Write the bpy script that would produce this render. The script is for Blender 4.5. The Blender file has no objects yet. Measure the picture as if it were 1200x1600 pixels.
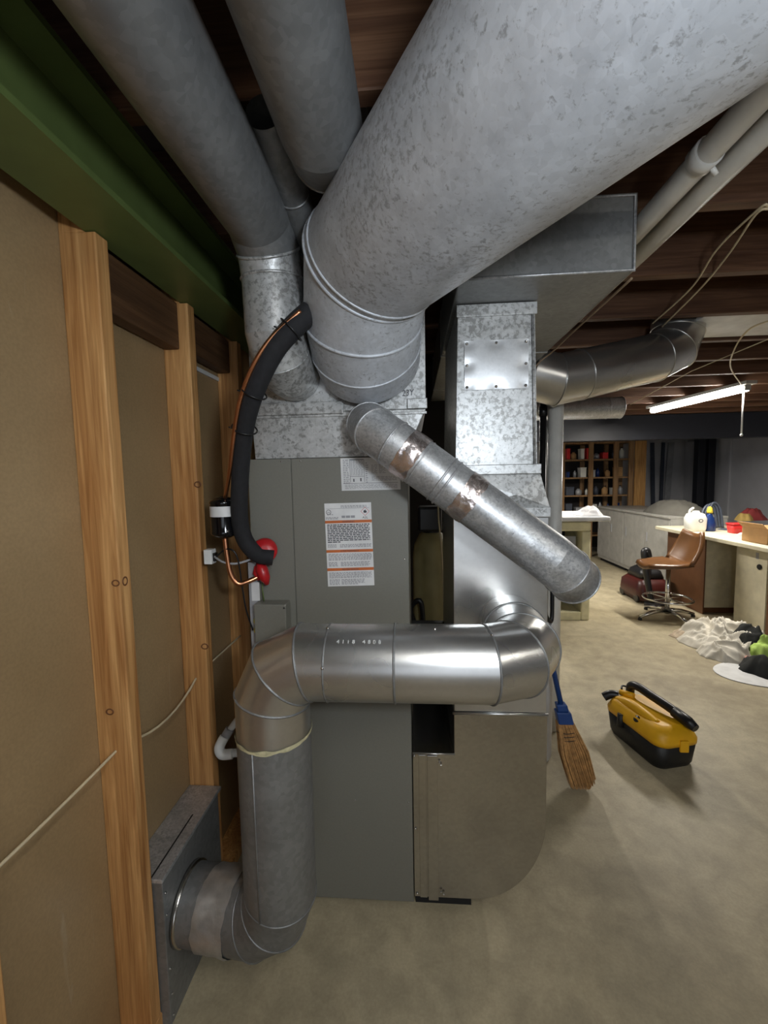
import bpy, bmesh, math, random
import numpy as np
from mathutils import Vector, Matrix, noise
random.seed(7)
R_ = math.radians
SC = bpy.context.scene
COL = SC.collection

# ------------------------------------------------------------------ camera
F_PX, CAM_H = 650.0, 1.39
PITCH, ROLL, YAW = -4.62, 1.10, 4.09
def _rz(a): c,s=math.cos(a),math.sin(a); return np.array([[c,-s,0],[s,c,0],[0,0,1]])
def _rx(a): c,s=math.cos(a),math.sin(a); return np.array([[1,0,0],[0,c,-s],[0,s,c]])
def _ry(a): c,s=math.cos(a),math.sin(a); return np.array([[c,0,s],[0,1,0],[-s,0,c]])
CR = _rz(R_(YAW)) @ _rx(R_(PITCH)) @ _ry(R_(ROLL))     # columns: right, forward, up
def ray(px,py): return CR @ np.array([(px-600)/F_PX, 1.0, -(py-800)/F_PX])
def at_y(px,py,Y): d=ray(px,py); return Vector(np.array([0,0,CAM_H])+d*Y/d[1])
def at_x(px,py,X): d=ray(px,py); return Vector(np.array([0,0,CAM_H])+d*X/d[0])
def at_z(px,py,Z): d=ray(px,py); return Vector(np.array([0,0,CAM_H])+d*(Z-CAM_H)/d[2])
cd = bpy.data.cameras.new('camera'); cam = bpy.data.objects.new('camera', cd); COL.objects.link(cam)
cd.sensor_fit='HORIZONTAL'; cd.sensor_width=36.0; cd.lens=36.0*F_PX/1200.0; cd.clip_start=0.02; cd.clip_end=60
m3 = np.column_stack([CR[:,0], CR[:,2], -CR[:,1]])
cam.matrix_world = Matrix.Translation((0,0,CAM_H)) @ Matrix([list(r) for r in m3]).to_4x4()
SC.camera = cam
# ------------------------------------------------------------------ world, exposure
w = bpy.data.worlds.new('world'); SC.world=w; w.use_nodes=True
w.node_tree.nodes['Background'].inputs[0].default_value=(0.75,0.82,1.0,1)
w.node_tree.nodes['Background'].inputs[1].default_value=0.25
vs=SC.view_settings; vs.view_transform='Standard'; vs.look='None'; vs.gamma=1.0; vs.use_curve_mapping=False; vs.exposure=0.5
LAMP_FAR, LAMP_HID, LAMP_NEAR, LAMP_FLOOR_FILL, LAMP_FILL, DOOR_FILL = 95.0, 95.0, 10.0, 8.0, 7.0, 10.0

# ------------------------------------------------------------------ materials
MATS={}
def nmat(name):
    m=bpy.data.materials.new(name); m.use_nodes=True; nt=m.node_tree
    b=nt.nodes['Principled BSDF']; MATS[name]=m
    return m,nt,b
def L(nt,a,b): nt.links.new(a,b)
def coords(nt,scale=(1,1,1)):
    tc=nt.nodes.new('ShaderNodeTexCoord'); mp=nt.nodes.new('ShaderNodeMapping'); mp.inputs['Scale'].default_value=scale
    L(nt,tc.outputs['Object'],mp.inputs['Vector']); return mp.outputs['Vector']
def noi(nt,vec,scale,detail=4,rough=.55,dist=0):
    n=nt.nodes.new('ShaderNodeTexNoise'); n.inputs['Scale'].default_value=scale; n.inputs['Detail'].default_value=detail
    n.inputs['Roughness'].default_value=rough; n.inputs['Distortion'].default_value=dist; L(nt,vec,n.inputs['Vector']); return n
def ramp(nt,fac,stops):
    r=nt.nodes.new('ShaderNodeValToRGB'); e=r.color_ramp.elements
    while len(e)>1: e.remove(e[-1])
    e[0].position=stops[0][0]; e[0].color=(*stops[0][1],1)
    for p,c in stops[1:]:
        k=e.new(p); k.color=(*c,1)
    L(nt,fac,r.inputs['Fac']); return r.outputs['Color']
def mixc(nt,fac,a,b,mode='MIX'):
    m=nt.nodes.new('ShaderNodeMix'); m.data_type='RGBA'; m.blend_type=mode
    for s,v in ((m.inputs[0],fac),(m.inputs[6],a),(m.inputs[7],b)):
        if hasattr(v,'node'): L(nt,v,s)
        elif isinstance(v,(int,float)): s.default_value=v
        else: s.default_value=(*v,1)
    return m.outputs[2]
def bump(nt,h,b,strength=.2,dist=.01):
    n=nt.nodes.new('ShaderNodeBump'); n.inputs['Strength'].default_value=strength; n.inputs['Distance'].default_value=dist
    L(nt,h,n.inputs['Height']); L(nt,n.outputs['Normal'],b.inputs['Normal'])
def plain(name,c,rough=.5,metal=0,var=.12,scale=12,bmp=0,spec=None):
    m,nt,b=nmat(name); v=coords(nt); n=noi(nt,v,scale)
    lo=tuple(x*(1-var) for x in c); hi=tuple(min(1,x*(1+var)) for x in c)
    L(nt,ramp(nt,n.outputs['Fac'],[(.3,lo),(.7,hi)]),b.inputs['Base Color'])
    b.inputs['Roughness'].default_value=rough; b.inputs['Metallic'].default_value=metal
    if spec is not None: b.inputs['Specular IOR Level'].default_value=spec
    if bmp: bump(nt,n.outputs['Fac'],b,bmp,.005)
    return m
def galv(name,c,metal,rough,spangle=.12,sscale=90,blotch=.25,bscale=7,dark=None,dmask=None,dth=.60):
    """zinc coated sheet: spangle flakes, broad mottling, optional dark corrosion specks"""
    m,nt,b=nmat(name); v=coords(nt)
    vo=nt.nodes.new('ShaderNodeTexVoronoi'); vo.inputs['Scale'].default_value=sscale; L(nt,v,vo.inputs['Vector'])
    sx=nt.nodes.new('ShaderNodeSeparateColor'); L(nt,vo.outputs['Color'],sx.inputs[0])
    c1=ramp(nt,sx.outputs[0],[(0,tuple(x*(1-spangle) for x in c)),(1,tuple(min(1,x*(1+spangle)) for x in c))])
    n=noi(nt,v,bscale,2 if metal>.7 else 6,.5 if metal>.7 else .62,0 if metal>.7 else .4)
    g=ramp(nt,n.outputs['Fac'],[(.30,(1-blotch,)*3),(.68,(1,1,1))])
    col=mixc(nt,1.0,c1,g,'MULTIPLY')
    if dark:
        n2=noi(nt,v,dmask or 26,5,.7,.3); n3=noi(nt,v,5,3)
        ad=nt.nodes.new('ShaderNodeMath'); ad.operation='MULTIPLY_ADD'; ad.inputs[1].default_value=.35; L(nt,n3.outputs['Fac'],ad.inputs[0]); L(nt,n2.outputs['Fac'],ad.inputs[2])
        k=ramp(nt,ad.outputs[0],[(dth+.12,(0,0,0)),(dth+.22,(1,1,1))])
        col=mixc(nt,k,col,dark)
    L(nt,col,b.inputs['Base Color']); b.inputs['Metallic'].default_value=metal
    rr=nt.nodes.new('ShaderNodeMapRange'); rr.inputs[3].default_value=rough*.8; rr.inputs[4].default_value=min(1,rough*1.25); L(nt,n.outputs['Fac'],rr.inputs[0]); L(nt,rr.outputs[0],b.inputs['Roughness'])
    if metal<.7: bump(nt,n.outputs['Fac'],b,.05,.01)
    return m
def wood(name,c1,c2,axis=2,rough=.6,scale=1.0,knots=False):
    m,nt,b=nmat(name)
    s=[14*scale]*3; s[axis]=1.1*scale
    v=coords(nt,s); n=noi(nt,v,1.6,5,.6,1.2)
    s2=[70*scale]*3; s2[axis]=2.0*scale
    v2=coords(nt,s2); n2=noi(nt,v2,1.5,3,.6,.6)
    col=ramp(nt,n.outputs['Fac'],[(.28,c2),(.5,tuple((a+d)/2 for a,d in zip(c1,c2))),(.66,c1)])
    g=ramp(nt,n2.outputs['Fac'],[(.35,(.68,.60,.52)),(.6,(1,1,1))])
    col=mixc(nt,1,col,g,'MULTIPLY')
    L(nt,col,b.inputs['Base Color']); b.inputs['Roughness'].default_value=rough; bump(nt,n2.outputs['Fac'],b,.12,.003)
    return m
def emis(name,c,s):
    m,nt,b=nmat(name); b.inputs['Base Color'].default_value=(*c,1); b.inputs['Emission Color'].default_value=(*c,1); b.inputs['Emission Strength'].default_value=s; return m

def floor_mat():
    m,nt,b=nmat('concrete'); v=coords(nt)
    n=noi(nt,v,1.3,7,.6,.5); n2=noi(nt,v,9,6,.65,.3); n3=noi(nt,v,120,2,.6)
    c=ramp(nt,n.outputs['Fac'],[(.32,(.31,.262,.172)),(.5,(.42,.362,.245)),(.68,(.48,.42,.29))])
    c=mixc(nt,.55,c,ramp(nt,n2.outputs['Fac'],[(.35,(.62,.6,.58)),(.62,(1.08,1.06,1.02))]),'MULTIPLY')
    c=mixc(nt,.35,c,ramp(nt,n3.outputs['Fac'],[(.35,(.8,.8,.8)),(.65,(1.1,1.1,1.1))]),'MULTIPLY')
    L(nt,c,b.inputs['Base Color']); b.inputs['Roughness'].default_value=.5; b.inputs['Specular IOR Level'].default_value=.35
    bump(nt,n2.outputs['Fac'],b,.05,.01); return m
floor_mat()
def panel_mat():
    m,nt,b=nmat('hardboard'); v=coords(nt); n=noi(nt,v,2.2,5,.6,.4); n2=noi(nt,v,160,2,.5)
    c=ramp(nt,n.outputs['Fac'],[(.3,(.285,.192,.095)),(.7,(.385,.270,.142))])
    c=mixc(nt,.4,c,ramp(nt,n2.outputs['Fac'],[(.35,(.8,.8,.8)),(.65,(1.1,1.1,1.1))]),'MULTIPLY')
    vs_=coords(nt,(30,30,3)); n4=noi(nt,vs_,1.4,3,.5,.9)
    c=mixc(nt,ramp(nt,n4.outputs['Fac'],[(.70,(0,0,0)),(.78,(.5,.5,.5))]),c,(.45,.37,.26))
    L(nt,c,b.inputs['Base Color']); b.inputs['Roughness'].default_value=.42; return m
panel_mat()
galv('zinc_aged',(.60,.63,.675),.30,.50,.06,110,.22,15,dark=(.34,.35,.37),dmask=105,dth=.60)
galv('zinc_speckled',(.56,.565,.56),.45,.40,.06,150,.26,26,dark=(.27,.27,.26),dmask=75,dth=.55)
galv('zinc_cover',(.66,.67,.68),.5,.36,.04,150,.08,6)
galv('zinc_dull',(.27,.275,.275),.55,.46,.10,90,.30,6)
galv('zinc_bright',(.62,.615,.60),.92,.28,.02,110,.14,5)
galv('zinc_flat',(.52,.50,.46),1.0,.24,.05,110,.12,4)
galv('zinc_pipe',(.55,.56,.57),.62,.40,.14,190,.34,18,dark=(.33,.34,.35),dmask=110,dth=.58)
plain('furnace_grey',(.180,.176,.150),.42,0.0,.04,180)
plain('black_void',(.006,.006,.007),.8)
plain('black_foam',(.010,.010,.012),.85,0,.3,60,.2)
plain('black_gloss',(.004,.004,.005),.12)
plain('black_plastic',(.008,.008,.009),.38)
plain('copper',(.60,.27,.14),.28,1.0)
plain('red_cap',(.42,.010,.014),.35)
plain('white_plastic',(.70,.71,.70),.4)
plain('paper',(.68,.68,.68),.45)
plain('ink',(.05,.05,.06),.6)
plain('ink_grey',(.30,.30,.32),.6)
plain('orange_band',(.52,.13,.028),.5)
plain('red_line',(.5,.05,.05),.5)
plain('beam_green',(.100,.140,.042),.42,0,.10,14)
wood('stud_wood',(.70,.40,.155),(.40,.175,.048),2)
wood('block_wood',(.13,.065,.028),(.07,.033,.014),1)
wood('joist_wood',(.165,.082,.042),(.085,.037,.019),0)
wood('shelf_wood',(.36,.22,.10),(.22,.12,.05),2)
wood('lumber_wood',(.58,.33,.11),(.40,.20,.06),2)
plain('knot',(.16,.06,.02),.6)
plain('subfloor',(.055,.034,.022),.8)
plain('cream_wire',(.62,.52,.34),.6)
plain('cable_brown',(.22,.15,.09),.5)
plain('pvc',(.72,.71,.67),.35)
plain('pvc_grey',(.30,.30,.31),.45)
plain('foil',(.74,.66,.64),.25,.92,.25,35,.8)
plain('foil_tape_worn',(.50,.50,.49),.38,.7,.15,30,.4)
plain('mastic',(.48,.44,.27),.7,0,.2,60,.3)
plain('wall_white',(.50,.50,.52),.8,0,.06,5)
plain('wall_dark',(.018,.015,.014),.9)
plain('tank_cream',(.40,.35,.17),.45)
plain('tank_white',(.60,.60,.60),.45)
plain('broom_blue',(.012,.055,.22),.4)
plain('straw',(.44,.235,.085),.8,0,.35,50)
plain('tool_yellow',(.84,.44,.008),.45,0,.05)
plain('tool_black',(.010,.010,.010),.5)
plain('appliance_white',(.36,.35,.32),.4)
plain('cream_enamel',(.74,.69,.45),.45)
plain('slab_white',(.66,.66,.66),.45)
m,nt,b=nmat('clear_bag'); b.inputs['Base Color'].default_value=(.8,.8,.82,1); b.inputs['Roughness'].default_value=.25; b.inputs['Alpha'].default_value=.55
plain('vinyl_brown',(.105,.044,.013),.35)
plain('chrome',(.62,.62,.62),.15,1.0)
plain('vac_red',(.05,.008,.006),.35)
plain('desk_cream',(.60,.55,.40),.5)
plain('desk_brown',(.14,.06,.025),.5)
plain('cloth_white',(.62,.58,.50),.85,0,.10,9,.2)
plain('cloth_beige',(.46,.37,.27),.85,0,.3,25,.2)
plain('cloth_black',(.014,.015,.014),.9)
plain('cloth_green',(.42,.60,.13),.8)
plain('cloth_pink',(.62,.28,.22),.8)
plain('cloth_grey',(.125,.118,.10),.9,0,.12,9,.2)
plain('cloth_red',(.24,.03,.03),.85)
plain('cloth_yellow',(.50,.34,.10),.85)
plain('jug_white',(.72,.72,.68),.4)
plain('bottle_blue',(.01,.03,.13),.25)
plain('cap_yellow',(.72,.56,.05),.4)
plain('red_plastic',(.62,.03,.03),.35)
plain('cardboard',(.42,.24,.10),.8)
plain('hose_blue',(.05,.06,.085),.5)
plain('steel_blue',(.012,.013,.019),.5)
plain('plug_yellow',(.60,.55,.14),.5)
plain('tin_grey',(.40,.41,.43),.4,.3)
plain('floor_edge',(.20,.175,.125),.8)
emis('tube_glow',(1.0,.97,.90),22.0)

# ------------------------------------------------------------------ mesh helpers
class MB:
    def __init__(s): s.v=[]; s.f=[]; s.sm=[]
    def add(s,vs,fs,smooth=False):
        o=len(s.v); s.v+= [Vector(p) for p in vs]
        for f in fs: s.f.append([i+o for i in f]); s.sm.append(smooth)
        return s
    def box(s,x0,x1,y0,y1,z0,z1):
        return s.add([(x0,y0,z0),(x1,y0,z0),(x1,y1,z0),(x0,y1,z0),(x0,y0,z1),(x1,y0,z1),(x1,y1,z1),(x0,y1,z1)],
                     [(3,2,1,0),(4,5,6,7),(0,1,5,4),(1,2,6,5),(2,3,7,6),(3,0,4,7)])
    def hexa(s,b,t):   # bottom 4, top 4 (ccw from above)
        return s.add(list(b)+list(t),[(3,2,1,0),(4,5,6,7),(0,1,5,4),(1,2,6,5),(2,3,7,6),(3,0,4,7)])
    def prism_y(s,poly,y0,y1,smooth=False):
        n=len(poly); vs=[(x,y0,z) for x,z in poly]+[(x,y1,z) for x,z in poly]
        fs=[tuple(range(n)),tuple(range(2*n-1,n-1,-1))]
        s.add(vs,fs)
        return s.add(vs,[(i,i+n,(i+1)%n+n,(i+1)%n) for i in range(n)],smooth)
    def prism_z(s,poly,z0,z1):
        n=len(poly); vs=[(x,y,z0) for x,y in poly]+[(x,y,z1) for x,y in poly]
        return s.add(vs,[tuple(range(n-1,-1,-1)),tuple(range(n,2*n))]+[(i,(i+1)%n,(i+1)%n+n,i+n) for i in range(n)])
    def tube(s,pts,r,n=12,caps=True,smooth=True):
        pts=[Vector(p) for p in pts]; rs=r if isinstance(r,(list,tuple)) else [r]*len(pts)
        rings=mitre(pts,1.0,n); vs=[]
        for P,ring,rr in zip(pts,rings,rs): vs+=[P+(q-P)*rr for q in ring]
        fs=[(i*n+k,i*n+(k+1)%n,(i+1)*n+(k+1)%n,(i+1)*n+k) for i in range(len(pts)-1) for k in range(n)]
        s.add(vs,fs,smooth)
        if caps:
            s.add(vs[:n],[tuple(range(n-1,-1,-1))]); s.add(vs[-n:],[tuple(range(n))])
        return s
    def lathe(s,prof,c=(0,0,0),n=24,axis=None,smooth=True,caps=True):
        c=Vector(c); vs=[]
        q=Vector((0,0,1)).rotation_difference(Vector(axis).normalized()) if axis else None
        for r,z in prof:
            for k in range(n):
                a=2*math.pi*k/n; p=Vector((r*math.cos(a),r*math.sin(a),z)); vs.append(c+(q@p if q else p))
        fs=[(i*n+k,i*n+(k+1)%n,(i+1)*n+(k+1)%n,(i+1)*n+k) for i in range(len(prof)-1) for k in range(n)]
        s.add(vs,fs,smooth)
        if caps:
            s.add(vs[:n],[tuple(range(n-1,-1,-1))]); s.add(vs[-n:],[tuple(range(n))])
        return s
    def ball(s,c,rx,ry=None,rz=None,n=14,m=8):
        ry=ry or rx; rz=rz or rx; c=Vector(c)
        vs=[c+Vector((rx*math.sin(math.pi*j/m)*math.cos(2*math.pi*k/n),ry*math.sin(math.pi*j/m)*math.sin(2*math.pi*k/n),rz*math.cos(math.pi*j/m))) for j in range(m+1) for k in range(n)]
        return s.add(vs,[(j*n+k,(j+1)*n+k,(j+1)*n+(k+1)%n,j*n+(k+1)%n) for j in range(m) for k in range(n)],True)
def mitre(pts,R,n,phase=0.0):
    """rings of a round pipe of radius R along a polyline, mitred at every joint"""
    pts=[Vector(p) for p in pts]; ds=[(b-a).normalized() for a,b in zip(pts,pts[1:])]
    d=ds[0]; u=d.cross(Vector((0,0,1)))
    if u.length<1e-3: u=d.cross(Vector((0,1,0)))
    u.normalize(); v=d.cross(u)
    off=[(u*math.cos(2*math.pi*k/n+phase)+v*math.sin(2*math.pi*k/n+phase))*R for k in range(n)]
    rings=[[pts[0]+o for o in off]]
    for i in range(1,len(pts)):
        d=ds[i-1]
        if i==len(pts)-1: rings.append([pts[i]+o for o in off]); break
        e=ds[i]; nn=(d+e).normalized()
        ring=[pts[i]+o-d*(o.dot(nn)/d.dot(nn)) for o in off]
        rings.append(ring)
        off=[]
        for q in ring:
            o=q-pts[i]; o=o-e*o.dot(e); off.append(o.normalized()*R)
    return rings
ROOTLOC={}
def finish(name,mb,mat,parent=None,loc=None,bevel=0,seg=2,kind=None,label=None):
    me=bpy.data.meshes.new(name)
    if parent is not None: org=ROOTLOC[parent.name]
    else:
        if loc is None:
            lo=Vector([min(p[i] for p in mb.v) for i in range(3)]); hi=Vector([max(p[i] for p in mb.v) for i in range(3)])
            loc=Vector(((lo.x+hi.x)/2,(lo.y+hi.y)/2,lo.z))
        org=Vector(loc)
    me.from_pydata([tuple(p-org) for p in mb.v],[],mb.f)
    me.polygons.foreach_set('use_smooth',mb.sm); me.update()
    bm=bmesh.new(); bm.from_mesh(me); bmesh.ops.remove_doubles(bm,verts=bm.verts,dist=1e-6); bmesh.ops.recalc_face_normals(bm,faces=bm.faces); bm.to_mesh(me); bm.free()
    me.materials.append(MATS[mat])
    o=bpy.data.objects.new(name,me); COL.objects.link(o)
    if parent is not None: o.parent=parent; ROOTLOC[o.name]=org
    else: o.location=org; ROOTLOC[o.name]=org
    if bevel:
        md=o.modifiers.new('bevel','BEVEL'); md.width=bevel; md.segments=seg; md.limit_method='ANGLE'; md.angle_limit=R_(40)
    if kind: o['kind']=kind
    if label: o['label']=label
    return o
def tag(o,label,cat,group=None):
    o['label']=label; o['category']=cat
    if group: o['group']=group
    return o
def root(name,label,cat,loc,group=None):
    o=bpy.data.objects.new(name,None); COL.objects.link(o); o.location=loc; o.empty_display_size=.05
    ROOTLOC[o.name]=Vector(loc); tag(o,label,cat,group); return o
def struct(name,mb,mat,loc=None,bevel=0): return finish(name,mb,mat,None,loc,bevel,kind='structure')
def P(name,mb,mat,parent,bevel=0,**k): return finish(name,mb,mat,parent,None,bevel,**k)
def copy_tree(o,delta,label,parent=None):
    c=o.copy(); COL.objects.link(c)
    if parent is None: c.location=o.location+Vector(delta); c['label']=label
    else: c.parent=parent
    for ch in list(o.children): copy_tree(ch,delta,label,c)
    return c
SCREW={}
def screw(parent,p,nrm,mat='chrome',r=.0035):
    key=(mat,r,tuple(round(x,2) for x in nrm))
    if key not in SCREW:
        mb=MB().lathe([(r,0),(r,r*.3),(r*.6,r*.75),(.0002,r*.85)],(0,0,0),8,nrm); me=bpy.data.meshes.new('screw')
        me.from_pydata([tuple(q) for q in mb.v],[],mb.f); me.polygons.foreach_set('use_smooth',mb.sm); me.materials.append(MATS[mat]); SCREW[key]=me
    o=bpy.data.objects.new('screw',SCREW[key]); COL.objects.link(o); o.parent=parent; o.location=Vector(p)-ROOTLOC[parent.name]; return o
def text(name,body,size,org,xd,yd,mat,parent,depth=.0002,sx=1.0,align='LEFT'):
    """flat lettering lying in the plane spanned by xd (reading direction) and yd (up)"""
    cu=bpy.data.curves.new(name,'FONT'); cu.body=body; cu.size=size; cu.extrude=depth; cu.align_x=align; cu.resolution_u=3
    ob=bpy.data.objects.new(name,cu); COL.objects.link(ob); dg=bpy.context.evaluated_depsgraph_get()
    me=bpy.data.meshes.new_from_object(ob.evaluated_get(dg)); bpy.data.objects.remove(ob)
    xd=Vector(xd).normalized(); yd=Vector(yd).normalized(); zd=xd.cross(yd); og=Vector(org)-ROOTLOC[parent.name]
    for v in me.vertices: v.co=og+xd*v.co.x*sx+yd*v.co.y+zd*v.co.z
    me.materials.clear(); me.materials.append(MATS[mat])
    o=bpy.data.objects.new(name,me); COL.objects.link(o); o.parent=parent; ROOTLOC[o.name]=ROOTLOC[parent.name]; return o
def bead(parent,Pc,ring,nrm,rb,mat,name='seam_bead'):
    mb=MB(); n=len(ring); m=6; vs=[]
    for q in ring:
        e=(q-Pc).normalized()
        vs+=[q+(e*math.cos(2*math.pi*j/m)+nrm*math.sin(2*math.pi*j/m))*rb for j in range(m)]
    mb.add(vs,[(k*m+j,k*m+(j+1)%m,((k+1)%n)*m+(j+1)%m,((k+1)%n)*m+j) for k in range(n) for j in range(m)],True)
    return P(name,mb,mat,parent)
def duct(name,label,cat,pts,R,mat,names,beads={},loc=None,n=48,seams=(),group=None,thick_end=False):
    """round sheet-metal duct: every straight length and every elbow gore is its own part"""
    pts=[Vector(p) for p in pts]; rt=root(name,label,cat,loc or pts[-1],group)
    rings=mitre(pts,R,n); ds=[(b-a).normalized() for a,b in zip(pts,pts[1:])]
    mats=mat if isinstance(mat,list) else [mat]*len(names); mat=mats[-1]
    parts=[]
    for i in range(len(pts)-1):
        A,B=rings[i],rings[i+1]; mb=MB(); mb.add(A+B,[(k,(k+1)%n,n+(k+1)%n,n+k) for k in range(n)],True)
        if thick_end and i==len(pts)-2:
            I=[pts[i+1]+(q-pts[i+1])*.955 for q in B]; J=[pts[i]+(q-pts[i])*.955 for q in A]
            mb.add(B+I,[(k,(k+1)%n,n+(k+1)%n,n+k) for k in range(n)]); mb.add(I+J,[(k,(k+1)%n,n+(k+1)%n,n+k) for k in range(n)],True)
        parts.append(P(names[i],mb,mats[i],rt))
    for i,rb in beads.items():
        nn=ds[0] if i==0 else (ds[-1] if i>=len(ds) else (ds[i-1]+ds[i]).normalized())
        bead(rt,pts[i],rings[i],nn,rb,mat)
    for (i,k) in seams:
        a,b=rings[i][k],rings[i+1][k]; P('lock_seam',MB().tube([a,b],.0022,6),mat,parts[i])
    return rt,parts,rings

# ================================================================== SETTING
FZ=2.10            # underside of the joists
fl=struct('floor',MB().box(-3.2,5.2,-4.0,8.2,-.1,0),'concrete',(0,0,-.1))
ce=struct('ceiling',MB().box(-3.2,5.2,-4.0,8.2,2.34,2.40),'subfloor',(0,0,2.34))
jm=None
y=1.223-.406*12
while y<8.1:
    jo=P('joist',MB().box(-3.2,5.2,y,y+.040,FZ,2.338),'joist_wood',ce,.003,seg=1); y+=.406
struct('wall_back',MB().box(-3.2,5.2,8.1,8.2,0,2.34),'wall_white')
wr=struct('wall_right',MB().box(5.0,5.1,-4.0,8.1,0,2.34),'wall_white')
for yy in (4.6,5.75,6.95): P('pilaster',MB().box(4.97,5.0,yy,yy+.05,0,2.3),'wall_white',wr,.004,seg=1)
P('pipe_run',MB().tube([(4.93,2.,1.93),(4.93,7.9,1.95)],.018,8),'pvc_grey',wr)
wfr=struct('wall_front',MB().box(-3.2,-.35,-4.1,-4.0,0,2.34).box(1.75,5.1,-4.1,-4.0,0,2.34).box(-.35,1.75,-4.1,-4.0,2.08,2.34),'wall_white')
dr1=struct('added_door',MB().box(-.349,-.27,-4.09,-4.01,.001,2.079).box(1.67,1.749,-4.09,-4.01,.001,2.079).box(-.27,1.67,-4.09,-4.01,2.0,2.079).box(-.27,1.67,-4.09,-4.01,.001,.06).box(.66,.74,-4.09,-4.01,.06,2.0),'slab_white')  # unseen door frame, made up to carry the fill light
dl=bpy.data.lights.new('door_fill','AREA'); dl.shape='RECTANGLE'; dl.size=1.95; dl.size_y=1.9; dl.energy=DOOR_FILL; dl.color=(.86,.93,1.0)  # cool fill light added in the door opening behind the viewer
dlo=bpy.data.objects.new('door_fill',dl); COL.objects.link(dlo); dlo.location=(.70,-3.99,1.03); dlo.rotation_euler=(R_(90),0,0)
struct('wall_light_block',MB().box(-3.2,.22,2.75,2.83,0,2.34),'wall_dark')  # dark wall added to black out the gap and block the far lamp
# left stud wall
WF=-.660                      # room face of the studs
wl=struct('wall_left',MB().box(-.752,-.742,-4.0,2.75,0,2.098),'hardboard',(-.747,0,0))
for k,yr in enumerate((-.16,.20,.555,.912,1.272,1.618,1.97,2.32)):
    st=P('stud',MB().box(-.7418,WF,yr-.038,yr,.038,1.9195).box(-.7418,-.6848,yr-.038,yr,1.9195,2.098),'stud_wood',wl,.003)
    if k==3:
        for (yy,zz,r,ax) in ((yr,1.128,.010,'x'),): pass
P('bottom_plate',MB().box(-.7418,WF,-4.0,2.75,0,.038),'stud_wood',wl,.002)
def knot(parent,pts,r):
    for (p,nrm) in pts:
        mb=MB(); q=Vector((0,0,1)).rotation_difference(Vector(nrm)); c=Vector(p)
        ring=[]
        for k in range(14):
            a=2*math.pi*k/14; ring.append((math.cos(a),math.sin(a)))
        vs=[]
        for rr,h in ((r*1.0,0.0004),(r*.98,.0012),(r*.66,.0012),(r*.64,.0004)):
            vs+=[c+q@Vector((x*rr*1.25,yv*rr,h)) for x,yv in ring]
        n=14; mb.add(vs,[(i*n+k,i*n+(k+1)%n,(i+1)*n+(k+1)%n,(i+1)*n+k) for i in range(3) for k in range(n)],True)
        P('knot',mb,'knot',parent)
studs=[o for o in bpy.data.objects if o.name.startswith('stud') and o.type=='MESH']
def on_side(px,py,yside): p=at_y(px,py,yside); return (p,(0,-1,0))
knot(studs[3],[on_side(181,911,.874),on_side(172,1112,.874)],.008)
knot(studs[3],[(at_x(195,908,WF),(1,0,0))],.009)
knot(studs[4],[on_side(309,757,1.234),on_side(320,1010,1.234)],.010)
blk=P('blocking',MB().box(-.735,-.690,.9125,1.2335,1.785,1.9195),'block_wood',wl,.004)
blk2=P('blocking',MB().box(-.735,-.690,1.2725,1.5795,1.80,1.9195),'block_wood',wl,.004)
P('trim_strip',MB().box(-.7418,-.736,1.2725,1.5795,1.772,1.786),'white_plastic',wl)
# cable stapled through the studs
cab=[]
def sag(a,b,d,n=8):
    a=Vector(a);b=Vector(b); return [a.lerp(b,i/n)-Vector((0,0,d*4*(i/n)*(1-i/n))) for i in range(n+1)]
pts=sag((-.70,.52,.755),(-.70,.875,.768),.004)+sag((-.70,.915,.765),(-.70,1.235,.765),.038)[0:]+sag((-.70,1.275,.772),(-.70,1.60,.772),.0)
tag(finish('wall_cable',MB().tube(pts,.0033,8),'cream_wire'),'cream coloured cable threaded through the wall studs','cable')
# steel beam over the wall
BX0,BX1,BZ=-.684,-.551,1.921
bc=(BX0+BX1)/2
poly=[(BX0,BZ),(BX1,BZ),(BX1,BZ+.013),(bc+.006,BZ+.018),(bc+.006,FZ-.020),(BX1,FZ-.014),(BX1,FZ-.001),(BX0,FZ-.001),(BX0,FZ-.014),(bc-.006,FZ-.020),(bc-.006,BZ+.018),(BX0,BZ+.013)]
bmn=struct('trim_1',MB().prism_y(poly,-3.95,8.05),'beam_green')
bmn['label']='green painted steel I-beam running above the stud wall'
gp=MB().box(-.80,-.69,1.99,2.10,0,1.92); struct('trim_2',MB().box(-.655,-.60,1.80,1.88,0,1.92),'beam_green',bevel=.004)

# ================================================================== AIR HANDLER (furnace)
FY=1.25
fu=root('air_handler','tall grey painted air handler cabinet with two printed labels','air handler',(-.26,1.5,0))
FX0,FX1,FT=-.505,-.0165,1.455
P('shadow_gap_fill',MB().box(FX0+.02,FX1-.01,FY+.02,1.78,.0005,.015),'black_void',fu)  # black strip paints the shadow gap under the cabinet
P('cabinet',MB().box(FX0,FX1,FY+.004,1.80,.014,FT),'furnace_grey',fu,.003)
P('side_panel',MB().box(FX0,-.3715,FY-.001,FY+.0035,.014,FT),'furnace_grey',fu,.0012,seg=1)
P('front_panel',MB().box(-.3690,FX1,FY-.001,FY+.0035,.014,FT),'furnace_grey',fu,.0012,seg=1)
for p in ((-.400,1.447),(-.340,1.447),(-.030,1.145),(-.028,.36),(-.20,.36),(-.03,.70)): screw(fu,(p[0],FY-.001,p[1]),(0,-1,0),'chrome',.003)
eb=P('junction_box',MB().box(-.486,-.387,FY-.052,FY-.0012,.84,1.018),'furnace_grey',fu,.003)
screw(fu,(-.392,FY-.053,1.008),(0,-1,0),'black_plastic',.003)
P('corner_post',MB().box(-.512,-.4865,FY-.018,FY-.0012,.80,1.14),'tin_grey',fu,.001)
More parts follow.
